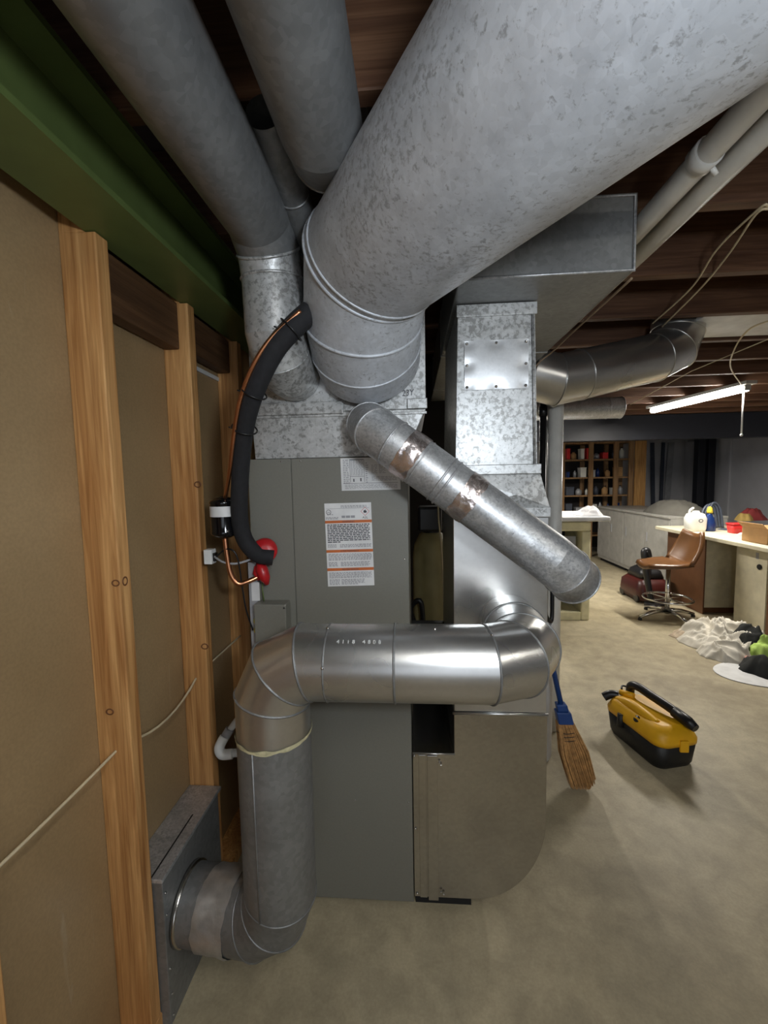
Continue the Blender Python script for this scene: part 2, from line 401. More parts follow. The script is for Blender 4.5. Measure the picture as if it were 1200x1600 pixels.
for z in (.955,.925): P('yellow_plug',MB().ball((-.494,FY-.018,z),.009,.005,.011,10,6),'plug_yellow',fu)
P('tag_label',MB().box(-.503,-.478,FY-.020,FY-.0185,1.02,1.078),'paper',fu)
P('ground_wire',MB().tube([(-.470,FY-.012,1.09),(-.468,FY-.020,1.05),(-.465,FY-.020,1.019)],.0022,6),'beam_green',fu)
def face(px,py): p=at_y(px,py,FY); return p.x,p.z
def label(corner_tl,corner_tr,corner_bl,corner_br,name):
    y0=FY-.0014; q=[Vector((a,y0,b)) for a,b in (corner_bl,corner_br,corner_tr,corner_tl)]
    mb=MB().hexa([v for v in q],[v-Vector((0,.0006,0)) for v in q]); return P(name,mb,'paper',fu)
TL,TR,BL,BR=[Vector((a,FY-.0021,b)) for a,b in ((-.271,1.317),(-.128,1.319),(-.267,1.060),(-.123,1.064))]
warn=label((TL.x,TL.z),(TR.x,TR.z),(BL.x,BL.z),(BR.x,BR.z),'warning_label')
def uv(u,v,d=0): return TL.lerp(TR,u).lerp(BL.lerp(BR,u),v)-Vector((0,d,0))
def strip(mb,u0,u1,v0,v1,d=.0003): mb.add([uv(u0,v1,d),uv(u1,v1,d),uv(u1,v0,d),uv(u0,v0,d)],[(0,1,2,3)])
XD=(TR-TL).normalized(); YD=(TL-BL).normalized(); YD=(YD-XD*YD.dot(XD)).normalized()
for i,(v0,v1,t,sz) in enumerate(((.205,.238,'WARNING',.0078),(.557,.590,'AVERTISSEMENT',.0078),(.778,.812,'ADVERTENCIA',.0078))):
    mb=MB(); strip(mb,0.0,1.0,v0,v1); P('orange_band',mb,'orange_band',warn)
    text('band_lettering',t,sz,uv(.5,v1-.006,.0005),XD,YD,'ink',warn,.0001,1.0,'CENTER')
def para(mb,u0,u1,v0,v1,rows,fill=.62,wmin=.02,wmax=.07,last=1.0):
    h=(v1-v0)/rows
    for r in range(rows):
        u=u0; end=u1 if r<rows-1 else u0+(u1-u0)*last
        while u<end-.015:
            w_=min(random.uniform(wmin,wmax),end-u); strip(mb,u,u+w_,v0+r*h,v0+r*h+h*fill); u+=w_+.014
mb=MB(); para(mb,.04,.95,.252,.478,11,.58,.03,.11,.30); P('printed_text',mb,'ink',warn,kind='stuff')
mb=MB(); para(mb,.04,.22,.492,.535,3); para(mb,.30,.97,.492,.535,3); para(mb,.04,.97,.605,.690,6); para(mb,.04,.24,.705,.762,4); para(mb,.30,.92,.705,.762,4)
para(mb,.04,.95,.830,.905,6); para(mb,.04,.26,.915,.985,5); para(mb,.30,.80,.915,.985,5,last=.7)
para(mb,.02,.30,.165,.195,2); para(mb,.35,.90,.030,.060,2)
P('printed_text',mb,'ink_grey',warn,kind='stuff')
mb=MB(); strip(mb,.03,.95,.062,.066); para(mb,.36,.66,.150,.185,1,.8,.06,.12); para(mb,.05,.18,.130,.145,1); P('printed_rule',mb,'ink_grey',warn)
# certification mark: ring with two letters
def ringmark(u,v,r,t,mat,parent,n=20,squ=False):
    c=uv(u,v,.0004); mb=MB(); vs=[]
    k=4 if squ else n
    for rr in (r,r-t): vs+=[c+XD*rr*math.cos(2*math.pi*i/k)+YD*rr*math.sin(2*math.pi*i/k) for i in range(k)]
    mb.add(vs,[(i,(i+1)%k,k+(i+1)%k,k+i) for i in range(k)]); return P('printed_symbol',mb,mat,parent)
ringmark(.085,.105,.0078,.0015,'ink',warn)
text('symbol_lettering','UL',.008,uv(.085,.117,.0005),XD,YD,'ink',warn,.0001,1,'CENTER')
ringmark(.865,.105,.0135,.0014,'red_line',warn,squ=True)
c=uv(.865,.122,.0005); mb=MB(); fp=[(-.0040,0),(.0040,0),(.0052,.003),(.0042,.0065),(.0030,.0050),(.0012,.0110),(-.0008,.0070),(-.0030,.0085),(-.0050,.0035)]
mb.add([c+XD*a+YD*b_ for a,b_ in fp],[tuple(range(len(fp)))]); P('printed_symbol',mb,'ink',warn)
text('symbol_lettering','A2L',.0095,uv(.865,.190,.0005),XD,YD,'ink',warn,.0001,1.1,'CENTER')
# wiring diagram sticker
TL,TR,BL,BR=[Vector((a,FY-.0021,b)) for a,b in ((-.218,1.4525),(-.040,1.4525),(-.216,1.355),(-.038,1.356))]
wd=label((TL.x,TL.z),(TR.x,TR.z),(BL.x,BL.z),(BR.x,BR.z),'wiring_label')
mb=MB(); para(mb,.04,.14,.05,.80,14,.45,.02,.05); para(mb,.17,.38,.08,.55,12,.4,.02,.04); para(mb,.42,.47,.15,.80,10,.4); para(mb,.52,.62,.22,.50,8,.4); para(mb,.65,.76,.22,.50,8,.4); para(mb,.52,.95,.58,.72,5,.4); para(mb,.06,.95,.82,.96,5,.4)
P('printed_text',mb,'ink_grey',wd,kind='stuff')
mb=MB()
for (a,b_,c_,d) in ((.16,.39,.04,.06),(.16,.39,.56,.57),(.395,.40,.04,.75),(.155,.16,.04,.75),(.03,.96,.775,.785)): strip(mb,a,b_,c_,d)
strip(mb,.205,.225,.64,.73); strip(mb,.325,.345,.62,.72); P('printed_rule',mb,'ink',wd)
XD=Vector((1,0,0)); YD=Vector((0,0,1))

# ---------------------------------------------------------------- supply plenum
pl=root('supply_plenum','mottled sheet metal plenum box on top of the grey air handler','plenum',(-.22,1.5,FT))
PX0,PX1=-.487,.040
P('transition',MB().hexa([(-.482,FY+.004,FT+.001),(-.024,FY+.004,FT+.001),(-.024,1.80,FT+.001),(-.482,1.80,FT+.001)],[(PX0,FY,1.592),(PX1,FY,1.592),(PX1,1.80,1.592),(PX0,1.80,1.592)]),'zinc_speckled',pl,.002)
P('box',MB().box(PX0,PX1,FY,1.80,1.592,2.085),'zinc_speckled',pl,.002)
P('drive_cleat',MB().box(PX0-.004,-.205,FY-.007,FY-.0005,1.585,1.622),'zinc_speckled',pl,.002)
P('drive_cleat',MB().box(-.015,PX1+.004,FY-.007,FY-.0005,1.592,1.622),'zinc_speckled',pl,.002)
P('bottom_lip',MB().box(PX0-.002,PX1+.002,FY-.004,FY-.0005,1.577,1.5845),'zinc_speckled',pl,.001)
text('marker_lettering','70',.030,(-.014,FY-.0012,1.735),(1,0,.10),(.12,0,1),'ink',pl,.0002,.75)
text('marker_lettering','23Y',.026,(-.030,FY-.0012,1.630),(1,0,.05),(.05,0,1),'ink',pl,.0002,.85)

# ---------------------------------------------------------------- return duct column
rt=root('return_duct','rectangular sheet metal return duct standing right of the grey air handler','duct',(.25,1.5,0))
P('drop',MB().hexa([(.124,FY,1.415),(.363,FY,1.415),(.363,1.70,1.415),(.124,1.70,1.415)],[(.134,FY,1.8795),(.351,FY,1.8795),(.351,1.70,1.8795),(.134,1.70,1.8795)]),'zinc_speckled',rt,.002)
P('top_collar',MB().box(.130,.356,FY-.006,FY-.0005,1.846,1.8795),'zinc_speckled',rt,.0015)
P('corner_lock_seam',MB().tube([(.354,FY-.003,1.42),(.344,FY-.003,1.845)],.004,8),'zinc_speckled',rt)
P('cleat',MB().box(.120,.372,FY-.008,FY-.0005,1.395,1.424),'zinc_speckled',rt,.002)
# flared transition with cross-broken front
a=[(.121,FY,1.298),(.395,FY-.012,1.298),(.371,FY,1.3945),(.122,FY,1.3945)]; cx=Vector((.30,FY-.016,1.335))
mb=MB(); mb.add(a+[cx],[(0,1,4),(1,2,4),(2,3,4),(3,0,4)]); mb.add([a[1],(.395,1.70,1.298),(.371,1.70,1.3945),a[2]],[(0,1,2,3)]); mb.add([a[0],(.121,1.70,1.298),(.122,1.70,1.3945),a[3]],[(3,2,1,0)])
P('transition',mb,'zinc_speckled',rt)
P('cleat',MB().box(.114,.399,FY-.015,FY+.02,1.268,1.2985),'zinc_speckled',rt,.003)
P('lower_duct',MB().box(.1175,.397,FY,1.70,.664,1.2675),'zinc_bright',rt,.002)
P('joint_cleat',MB().tube([(.112,FY-.003,.660),(.402,FY-.003,.660)],.0045,8),'zinc_bright',rt)
arc=[(.400,.31)]
for k in range(1,17):
    t=k/16*math.pi/2; arc.append((.176+.224*math.cos(t),.034+.276*(1-math.sin(t))))
poly=[(.117,.6555),(.117,.523),(-.0135,.523),(-.0135,.034)]+[(x,z) for x,z in reversed(arc)]+[(.400,.6555)]
poly=poly[::-1]
P('boot',MB().prism_y(poly,FY,1.70),'zinc_flat',rt,.0015)
P('seam_strip',MB().box(.005,.028,FY-.003,FY-.0002,.034,.520),'zinc_flat',rt,.001)
P('seam_strip',MB().box(.032,.064,FY-.0055,FY-.0002,.028,.520),'zinc_flat',rt,.001)
P('notch_flange',MB().tube([(-.0135,FY-.002,.525),(.118,FY-.002,.525)],.003,8),'zinc_bright',rt)
P('shadow_gap_fill',MB().box(-.010,.170,FY+.012,1.68,.0005,.0335),'black_void',rt)  # black strip paints the dark gap below the raised boot
P('gap_shade',MB().box(-.0125,.1165,1.66,1.69,.5245,.80),'black_void',rt)  # black sheet paints the shade seen through the notch
for p in ((.070,.500),(.075,.490),(.072,.060),(.080,.052),(-.009,.515),(-.007,.27),(-.005,.045)): screw(rt,(p[0],FY-.0058 if p[0]>.03 else FY-.001,p[1]),(0,-1,0),'chrome',.004)
# access cover: thin dished sheet held by eight screws
X0,X1,Z0,Z1=.152,.333,1.640,1.779; N=16; mb=MB(); vs_=[]
for j in range(N+1):
    for i in range(N+1):
        u=i/N; v=j/N; d=0
        for (su,sv) in ((.04,.06),(.5,.06),(.96,.06),(.04,.5),(.96,.5),(.04,.94),(.5,.94),(.96,.94)): d+=math.exp(-((u-su)**2+(v-sv)**2*.7)/.006)
        vs_.append((X0+(X1-X0)*u,FY-.0055+.0035*min(1,d)-.0022*math.sin(math.pi*u)*math.sin(math.pi*v),Z0+(Z1-Z0)*v))
mb.add(vs_,[(j*(N+1)+i,j*(N+1)+i+1,(j+1)*(N+1)+i+1,(j+1)*(N+1)+i) for j in range(N) for i in range(N)],True)
ac=P('access_cover',mb,'zinc_cover',rt)
for (su,sv) in ((.04,.06),(.5,.06),(.96,.06),(.04,.5),(.96,.5),(.04,.94),(.5,.94),(.96,.94)): screw(rt,(X0+(X1-X0)*su,FY-.0035,Z0+(Z1-Z0)*sv),(0,-1,0),'chrome',.0045)

# ---------------------------------------------------------------- trunk
tk=root('trunk_duct','flat rectangular trunk duct under the joists behind the large round duct','duct',(.33,2,1.885))
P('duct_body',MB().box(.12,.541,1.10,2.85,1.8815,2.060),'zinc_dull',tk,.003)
P('end_flange',MB().tube([(.118,1.098,1.884),(.543,1.098,1.884),(.543,1.098,2.058),(.118,1.098,2.058)],.0035,6),'zinc_pipe',tk)
for yy in (1.75,2.4): P('standing_seam',MB().box(.1185,.5425,yy,yy+.012,1.879,2.0615),'zinc_pipe',tk,.001)
P('hanger_strap',MB().box(.541,.544,1.63,1.66,1.90,FZ-.001),'tin_grey',tk)

# ---------------------------------------------------------------- round ducts
RB=.1525
def bigp(t): return Vector((.387-.532*t,.2435+.846*t,1.894))
big,bp,br=duct('large_round_duct','very wide round galvanized duct sweeping overhead from the upper right','duct',
  [bigp(-1.6),bigp(-.12),bigp(.90),(-.125,1.115,1.812),(-.128,1.185,1.768),(-.128,1.249,1.745)],RB,'zinc_aged',
  ['pipe_section','pipe_section','elbow_gore','elbow_gore','elbow_gore'],{1:.004,2:.0045,3:.0045,4:.003},loc=(-.128,1.249,1.745),n=64,seams=((2,40),))
bead(big,bigp(.875),[q+(bigp(.875)-bigp(.90)) for q in br[2]],Vector((-.4,.8,-.3)).normalized(),.0035,'zinc_aged')
for k in (18,30,42): screw(big,br[2][k]+Vector((.01,-.012,.004)),(-.3,-.7,-.6),'chrome',.004)
lft,lp,lr=duct('small_round_duct','round duct beside the green beam dropping through an elbow to the plenum','duct',
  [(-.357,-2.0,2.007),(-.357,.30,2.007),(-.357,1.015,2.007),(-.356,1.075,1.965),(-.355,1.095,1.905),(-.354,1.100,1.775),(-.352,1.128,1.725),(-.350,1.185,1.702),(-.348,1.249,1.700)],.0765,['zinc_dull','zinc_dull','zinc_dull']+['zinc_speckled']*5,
  ['pipe_section','pipe_section','elbow_gore','collar','pipe_section','elbow_gore','elbow_gore','collar'],{1:.003,3:.004,4:.004,6:.0025},loc=(-.348,1.249,1.700),seams=((4,30),))
mid,mp_,mr=duct('small_round_duct','straight round duct overhead between the beam-side duct and the wide duct','duct',
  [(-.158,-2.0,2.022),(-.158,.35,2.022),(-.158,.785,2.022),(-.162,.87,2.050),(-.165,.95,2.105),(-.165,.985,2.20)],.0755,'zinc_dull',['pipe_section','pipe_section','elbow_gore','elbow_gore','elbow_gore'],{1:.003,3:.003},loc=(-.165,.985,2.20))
sm,_,_=duct('small_round_duct','short takeoff duct with ring clamp tucked behind the beam-side duct','duct',
  [(-.262,.80,2.062),(-.262,.98,2.035),(-.258,1.12,2.000),(-.250,1.249,1.985)],.036,'zinc_dull',['pipe_section','elbow_gore','collar'],{1:.003,2:.003},loc=(-.25,1.249,1.985),n=28)
dg,dp,dr=duct('diagonal_pipe','slanting round duct with foil tape bands and an open crimped end','duct',
  [(-.123,1.249,1.548),(-.120,1.180,1.538),(-.098,1.125,1.515),(-.052,1.108,1.481),(.020,1.101,1.427),(.075,1.096,1.385),(.345,1.072,1.180),(.385,1.078,1.146),(.420,1.108,1.113),(.440,1.150,1.092)][:9],.0635,'zinc_pipe',
  ['collar','elbow_gore','elbow_gore','pipe_section','pipe_section','pipe_section','elbow_gore','elbow_gore'],{1:.002,2:.003,3:.003,5:.0035,4:.002,7:.0025,8:.0028},loc=(-.123,1.249,1.548),thick_end=True)
bead(dg,Vector((.088,1.095,1.375)),[q+Vector((.013,-.001,-.010)) for q in dr[5]],(dr[6][0]-dr[5][0]).normalized(),.0035,'zinc_pipe')
def wrap(parent,a,b,Rr,mat,seed,name='foil_tape',nu=56,nv=12,amp=.0016):
    a=Vector(a);b=Vector(b); d=(b-a).normalized(); u=d.cross(Vector((0,0,1))).normalized(); v=d.cross(u); vs=[]
    for j in range(nv+1):
        for k in range(nu):
            an=2*math.pi*k/nu; t=j/nv; e=u*math.cos(an)+v*math.sin(an); q=a.lerp(b,t)
            edge=.004*noise.noise(Vector((an*3,seed,j==0)))*(1 if j in (0,nv) else 0)
            r=Rr+amp*(1+noise.noise(Vector((math.cos(an)*5,math.sin(an)*5,t*3+seed)))*1.1+.8*noise.noise(Vector((math.cos(an)*13,math.sin(an)*13,t*6+seed))))
            vs.append(q+e*r+d*edge)
    return P(name,MB().add(vs,[(j*nu+k,j*nu+(k+1)%nu,(j+1)*nu+(k+1)%nu,(j+1)*nu+k) for j in range(nv) for k in range(nu)],True),mat,parent)
A5,A6=Vector((.075,1.096,1.385)),Vector((.345,1.072,1.180))
wrap(dg,(-.026,1.1055,1.462),(.014,1.1015,1.432),.0640,'foil',1.0)
wrap(dg,A5.lerp(A6,.16),A5.lerp(A6,.30),.0640,'foil',5.0)
P('lap_edge',MB().tube([A5.lerp(A6,.62)+Vector((.022,-.058,.020)),A5.lerp(A6,.62)+Vector((-.004,-.063,-.008))],.0012,6),'ink_grey',dg)
RE=.089; ZE=.953; YE=.958
ep,epp,er=duct('lower_round_duct','shiny round duct crossing the air handler front and dropping to the floor boot','duct',
  [(.280,1.249,.945),(.280,1.165,.945),(.274,1.060,.949),(.232,.985,.953),(.165,YE,ZE),(.045,YE,ZE),(-.048,YE,ZE),(-.205,YE,ZE),(-.262,YE,ZE),(-.322,YE,.925),(-.350,YE,.865),(-.350,YE,.775),(-.352,.962,.350),(-.372,.970,.292),(-.425,.987,.246),(-.495,1.003,.235),(-.6358,1.020,.233)],RE,['zinc_bright']*11+['zinc_dull']*5,
  ['collar','elbow_gore','elbow_gore','elbow_gore','pipe_section','pipe_section','pipe_section','collar','elbow_gore','elbow_gore','elbow_gore','pipe_section','elbow_gore','elbow_gore','collar','pipe_section'],
  {1:.0035,2:.0025,3:.0025,4:.003,6:.003,7:.0022,8:.003,9:.0028,10:.0028,12:.0022,13:.0025,14:.0025},loc=(-.352,.962,.116),n=56,seams=((11,30),(6,16)))
for p in ((6,44),(5,40),(4,38),(4,44),(7,40),(7,30),(10,36),(12,40),(12,50)):
    q=er[p[0]][p[1]]; screw(ep,q,(0,-1,0),'chrome',.0038)
wrap(ep,(-.480,1.0005,.2365),(-.566,1.0115,.234),.0895,'foil_tape_worn',3.0,'mastic_wrap',amp=.003)
wrap(ep,(-.350,.9583,.783),(-.350,.9585,.773),.0895,'mastic',8.0,'mastic_ring',amp=.002,nv=4)
for k,ch in enumerate('4118 4808'):
    if ch==' ': continue
    an=R_(50); xx=-.178+k*.0118
    text('stamped_lettering',ch,.0125,(xx,YE-(RE+.0008)*math.cos(an),ZE+(RE+.0008)*math.sin(an)),(1,0,0),(0,math.sin(an),math.cos(an)),'white_plastic',epp[6],.0004,1.1)
# floor boot in the stud bay
fb=root('floor_boot','grey metal floor boot box against the stud wall beside the lower elbow','duct boot',(-.67,1.06,0))
P('body',MB().box(-.7405,-.6365,.915,1.2125,.0005,.395),'zinc_dull',fb,.002)
P('lid',MB().box(-.7415,-.6350,.9135,1.2325,.3955,.4065),'zinc_pipe',fb,.002)
P('lid_slot',MB().box(-.668,-.664,.915,1.115,.4067,.4072),'black_void',fb)
for z in (.02,.08,.15,.30,.36): screw(fb,(-.6363,.925,z),(1,0,0),'chrome',.003)
P('pipe_collar',MB().lathe([(.094,0),(.094,.012),(.090,.014)],(-.6362,1.020,.233),36,(1,0,0)),'zinc_flat',fb)

# ---------------------------------------------------------------- refrigerant lines and drain
def spline(pts,n=6):
    pts=[Vector(p) for p in pts]; out=[]
    for i in range(len(pts)-1):
        p0=pts[max(0,i-1)];p1=pts[i];p2=pts[i+1];p3=pts[min(len(pts)-1,i+2)]
        for k in range(n):
            t=k/n; out.append(.5*((2*p1)+(-p0+p2)*t+(2*p0-5*p1+4*p2-p3)*t*t+(-p0+3*p1-3*p2+p3)*t**3))
    return out+[pts[-1]]
sl=root('suction_line','thick black foam insulated refrigerant line curving down to red caps','refrigerant line',(-.44,1.235,1.16))
ip=spline([at_y(485,488,1.03),at_y(462,508,1.02),at_y(430,545,1.02),at_y(402,600,1.04),at_y(385,655,1.08),at_y(377,720,1.13),at_y(374,800,1.17),at_y(382,842,1.19),at_y(402,866,1.20),at_y(420,870,1.208),at_y(427,871,1.212)],8)
P('insulation',MB().tube(ip,[.0275-.0035*min(1,i/38) for i in range(len(ip))],18),'black_foam',sl)
P('red_cap',MB().lathe([(.030,-.012),(.036,-.008),(.038,.012),(.030,.022),(.012,.026)],(-.452,1.222,1.178),20,(.25,-1,.25)),'red_cap',sl)
P('red_flap',MB().tube([(-.470,1.225,1.145),(-.462,1.215,1.12),(-.452,1.213,1.095),(-.447,1.216,1.075)],[.012,.019,.016,.006],10),'red_cap',sl)
P('red_flap',MB().tube([(-.478,1.225,1.130),(-.480,1.220,1.110),(-.474,1.220,1.088)],[.010,.012,.005],8),'red_cap',sl)
for t in (10,26,34):
    c=ip[t]; d=(ip[t+1]-ip[t-1]).normalized(); rg=mitre([c-d*.001,c+d*.001],.0325,20)
    bead(sl,c,rg[0],d,.0022,'black_plastic','cable_tie')
    e=Vector((-.8,-.4,0)); P('tie_tail',MB().tube([c+e*.030,c+e*.045+Vector((0,0,.004))],.002,6),'black_plastic',sl)
ll=root('liquid_line','thin bare copper line with black filter drier beside the stud wall','refrigerant line',(-.555,1.19,1.05))
lp1=spline([at_y(470,486,1.0),at_y(425,527,1.0),at_y(394,575,1.01),at_y(374,630,1.04),at_y(364,690,1.08),at_y(359,735,1.12),at_y(353,772,1.165),(-.556,1.188,1.335)],8)
P('copper_pipe',MB().tube(lp1,.0058,10),'copper',ll)
dc=Vector((-.560,1.190,0))
P('filter_drier',MB().lathe([(.008,1.220),(.022,1.226),(.037,1.234),(.0395,1.240),(.038,1.244),(.038,1.324),(.0395,1.328),(.037,1.334),(.022,1.342),(.008,1.347)],(dc.x,dc.y,0),28),'black_gloss',ll)
P('drier_label',MB().lathe([(.0385,1.288),(.0385,1.318)],(dc.x,dc.y,0),28,caps=False),'paper',ll)
lp2=spline([(-.560,1.190,1.224),(-.556,1.190,1.17),(-.548,1.190,1.115),(-.530,1.195,1.084),(-.505,1.205,1.086),(-.470,1.225,1.100)],6)
P('copper_pipe',MB().tube(lp2,.0078,10),'copper',ll)
P('sensor_wire',MB().tube(spline([(-.60,1.20,1.165),(-.57,1.19,1.150),(-.53,1.19,1.145),(-.49,1.20,1.155)],6),.0035,8),'pvc_grey',ll)
P('control_wire',MB().tube(spline([(-.60,1.20,1.160),(-.555,1.185,1.19),(-.525,1.185,1.17),(-.520,1.20,1.08),(-.515,1.21,1.0),(-.500,1.22,.93)],6),.0025,8),'black_plastic',ll)
cb=root('conduit_box','small white electrical clip box on the stud behind the copper line','electrical box',(-.62,1.21,1.14))
P('body',MB().box(-.632,-.607,1.195,1.225,1.142,1.186),'white_plastic',cb,.002)
P('clip',MB().box(-.606,-.600,1.20,1.22,1.15,1.175),'black_plastic',cb,.001)
dr_=root('condensate_drain','white plastic drain elbow beside the lower round duct','drain pipe',(-.60,1.2,.53))
P('pipe',MB().tube([(-.598,1.20,.540),(-.505,1.215,.540)],.0125,16),'white_plastic',dr_)
P('elbow',MB().tube(spline([(-.575,1.20,.540),(-.606,1.195,.541),(-.617,1.20,.560),(-.606,1.215,.585)],5),.0155,16),'white_plastic',dr_)
P('union',MB().tube([(-.606,1.215,.582),(-.592,1.225,.605)],.0145,14),'pvc_grey',dr_)
P('upper_pipe',MB().tube([(-.592,1.225,.603),(-.550,1.243,.655),(-.507,1.255,.69)],.0105,14),'white_plastic',dr_)

# ---------------------------------------------------------------- behind: softener, white tank, broom
so=root('water_softener','cream resin tank with black valve head in the gap behind the air handler','water softener',(.085,2.05,0))
P('tank',MB().lathe([(.085,.0005),(.092,.02),(.092,1.0),(.085,1.06),(.06,1.11),(.035,1.13)],(.085,2.05,0),32),'tank_cream',so)
P('valve_head',MB().box(.02,.135,1.99,2.12,1.13,1.25),'black_plastic',so,.012)
P('valve_cap',MB().lathe([(.04,1.10),(.045,1.12),(.045,1.15)],(.085,2.05,0),20),'black_plastic',so)
P('hose',MB().tube(spline([(.02,2.0,.62),(-.02,1.95,.76),(.03,1.93,.80),(.04,1.95,.55)],6),.012,8),'black_plastic',so)
P('cable',MB().tube(spline([(.11,1.93,1.40),(.115,1.94,1.20),(.13,1.94,1.0),(.14,1.94,.5)],6),.004,6),'cream_wire',so)
bt=root('brine_tank','white plastic tank just behind the right edge of the return duct','tank',(.52,2.05,0))
P('tank',MB().lathe([(.135,.0005),(.15,.02),(.155,.66),(.148,.685)],(.52,2.05,0),36),'tank_white',bt)
P('hose',MB().tube(spline([(.60,1.97,.70),(.605,1.95,.78),(.615,1.96,.73),(.65,1.99,.70),(.655,2.0,.84)],6),.010,8),'black_plastic',bt)
P('drain_plug',MB().lathe([(.02,0),(.02,.015),(.012,.02)],(.674,2.03,.40),12,(1,-.15,0)),'black_plastic',bt)
bo=root('corn_broom','straw broom with blue handle leaning beside the white tank','broom',(.71,1.79,0))
b0=Vector((.716,1.795,.012)); hd=Vector((-.200,.10,1.0)).normalized()
P('handle',MB().tube([b0+hd*.30,b0+hd*1.15],.0115,12),'broom_blue',bo)
mb=MB(); n=12
q=[b0+hd*.285,b0+hd*.375]
for (h0,h1,w_,d_) in ((0,.055,.033,.022),(.055,.088,.024,.018)):
    c0=q[0]+hd*h0; c1=q[0]+hd*h1; mb.hexa([c0+Vector((a,b_,0)) for a,b_ in ((-w_,-d_),(w_,-d_),(w_,d_),(-w_,d_))],[c1+Vector((a,b_,0)) for a,b_ in ((-w_*.95,-d_),(w_*.95,-d_),(w_*.95,d_),(-w_*.95,d_))])
P('cap',mb,'broom_blue',bo,.005)
brm=MB(); random.seed(11)
for k in range(420):
    a=random.uniform(-1,1); bb=random.uniform(-1,1); top=b0+hd*.29+Vector((a*.034,bb*.017,0)); spread=.045+.01*random.random()
    low=b0+Vector((a*spread+.02*(1-abs(a))+.012,bb*.020,max(.0,.05*a+random.uniform(-.02,.01))))
    low.z=max(.0015,low.z); midp=top.lerp(low,.5)+Vector((a*.014,bb*.006,0))
    brm.tube([top,midp,low],[.0026,.0026,.0012],4,smooth=False)
P('bristles',brm,'straw',bo,kind='stuff')
for zz in (.215,.232,.248):
    c=b0+hd*zz; ring=[c+Vector((.041*math.cos(2*math.pi*k/20),.024*math.sin(2*math.pi*k/20),.004*math.cos(2*math.pi*k/20))) for k in range(20)]
    bead(bo,c,ring,Vector((0,0,1)),.0014,'black_plastic','stitching')

# ---------------------------------------------------------------- yellow black jobsite vacuum on the floor
yv=root('portable_vacuum','yellow and black portable jobsite vacuum lying on the concrete floor','vacuum',(1.19,2.10,0))
def rrect(cx,cy,hx,hy,r,n=5,rot=0):
    out=[]
    for sx,sy,a0 in ((1,1,0),(-1,1,90),(-1,-1,180),(1,-1,270)):
        for k in range(n+1):
            a=R_(a0+90*k/n); out.append((sx*(hx-r)+r*math.cos(a),sy*(hy-r)+r*math.sin(a)))
    c,s=math.cos(rot),math.sin(rot); return [(cx+x*c-y_*s,cy+x*s+y_*c) for x,y_ in out]
def loft(levels,smooth=True):
    mb=MB(); n=len(levels[0][0]); vs=[]
    for poly,z in levels: vs+=[(x,y_,z) for x,y_ in poly]
    mb.add(vs,[(i*n+k,i*n+(k+1)%n,(i+1)*n+(k+1)%n,(i+1)*n+k) for i in range(len(levels)-1) for k in range(n)],smooth)
    mb.add(vs[:n],[tuple(range(n-1,-1,-1))]); mb.add(vs[-n:],[tuple(range(n))]); return mb
VR=R_(14); VC=(1.183,2.115)
def vp(x,y_,z): c,s=math.cos(VR),math.sin(VR); return Vector((VC[0]+x*c-y_*s,VC[1]+x*s+y_*c,z))
P('base',loft([(rrect(*VC,.098,.165,.045,5,VR),.0005),(rrect(*VC,.106,.175,.05,5,VR),.02),(rrect(*VC,.114,.188,.055,5,VR),.118)]),'tool_black',yv)
P('housing',loft([(rrect(*VC,.116,.190,.055,5,VR),.1185),(rrect(*VC,.117,.191,.055,5,VR),.140),(rrect(*VC,.100,.172,.05,5,VR),.178),(rrect(*VC,.070,.140,.04,5,VR),.196)]),'tool_yellow',yv)
hx=[vp(-.050,.12,.190),vp(-.050,.05,.212),vp(-.048,-.04,.212),vp(-.045,-.10,.190)]
P('ridge',MB().tube(spline([vp(-.062,.150,.168),vp(-.060,.06,.196),vp(-.058,-.03,.194),vp(-.05,-.10,.178)],5),.024,12),'tool_yellow',yv)
P('port',MB().lathe([(.017,-.004),(.017,.004),(.002,.0045)],vp(-.0975,-.03,.172),16,(-.75,-.2,.6)),'black_plastic',yv)
P('handle',MB().tube(spline([vp(.030,.165,.175),vp(.028,.160,.232),vp(.030,.115,.252),vp(.036,.03,.246),vp(.048,-.06,.236),vp(.060,-.13,.222)],6),.0215,14),'black_plastic',yv)
P('grip',MB().tube([vp(.054,-.09,.228),vp(.062,-.160,.214),vp(.066,-.196,.203)],[.026,.027,.019],14),'black_plastic',yv)
P('hose_end',MB().tube(spline([vp(-.105,.20,.165),vp(-.075,.185,.185),vp(-.045,.165,.185)],5),.022,12),'black_plastic',yv)
P('nozzle_bracket',MB().tube([vp(-.03,.17,.20),vp(.005,.11,.205)],.016,10),'tool_yellow',yv)
P('power_cord',MB().tube(spline([vp(-.02,.17,.215),vp(.0,.19,.222),vp(.03,.185,.215)],5),.005,8),'black_plastic',yv)
P('latch',MB().box(*sorted((VC[0]+.035,VC[0]+.075)),VC[1]-.193,VC[1]-.180,.095,.150),'tool_yellow',yv,.004)
P('side_latch',MB().tube([vp(-.114,.06,.150),vp(-.121,.055,.085)],.016,8),'tool_black',yv)

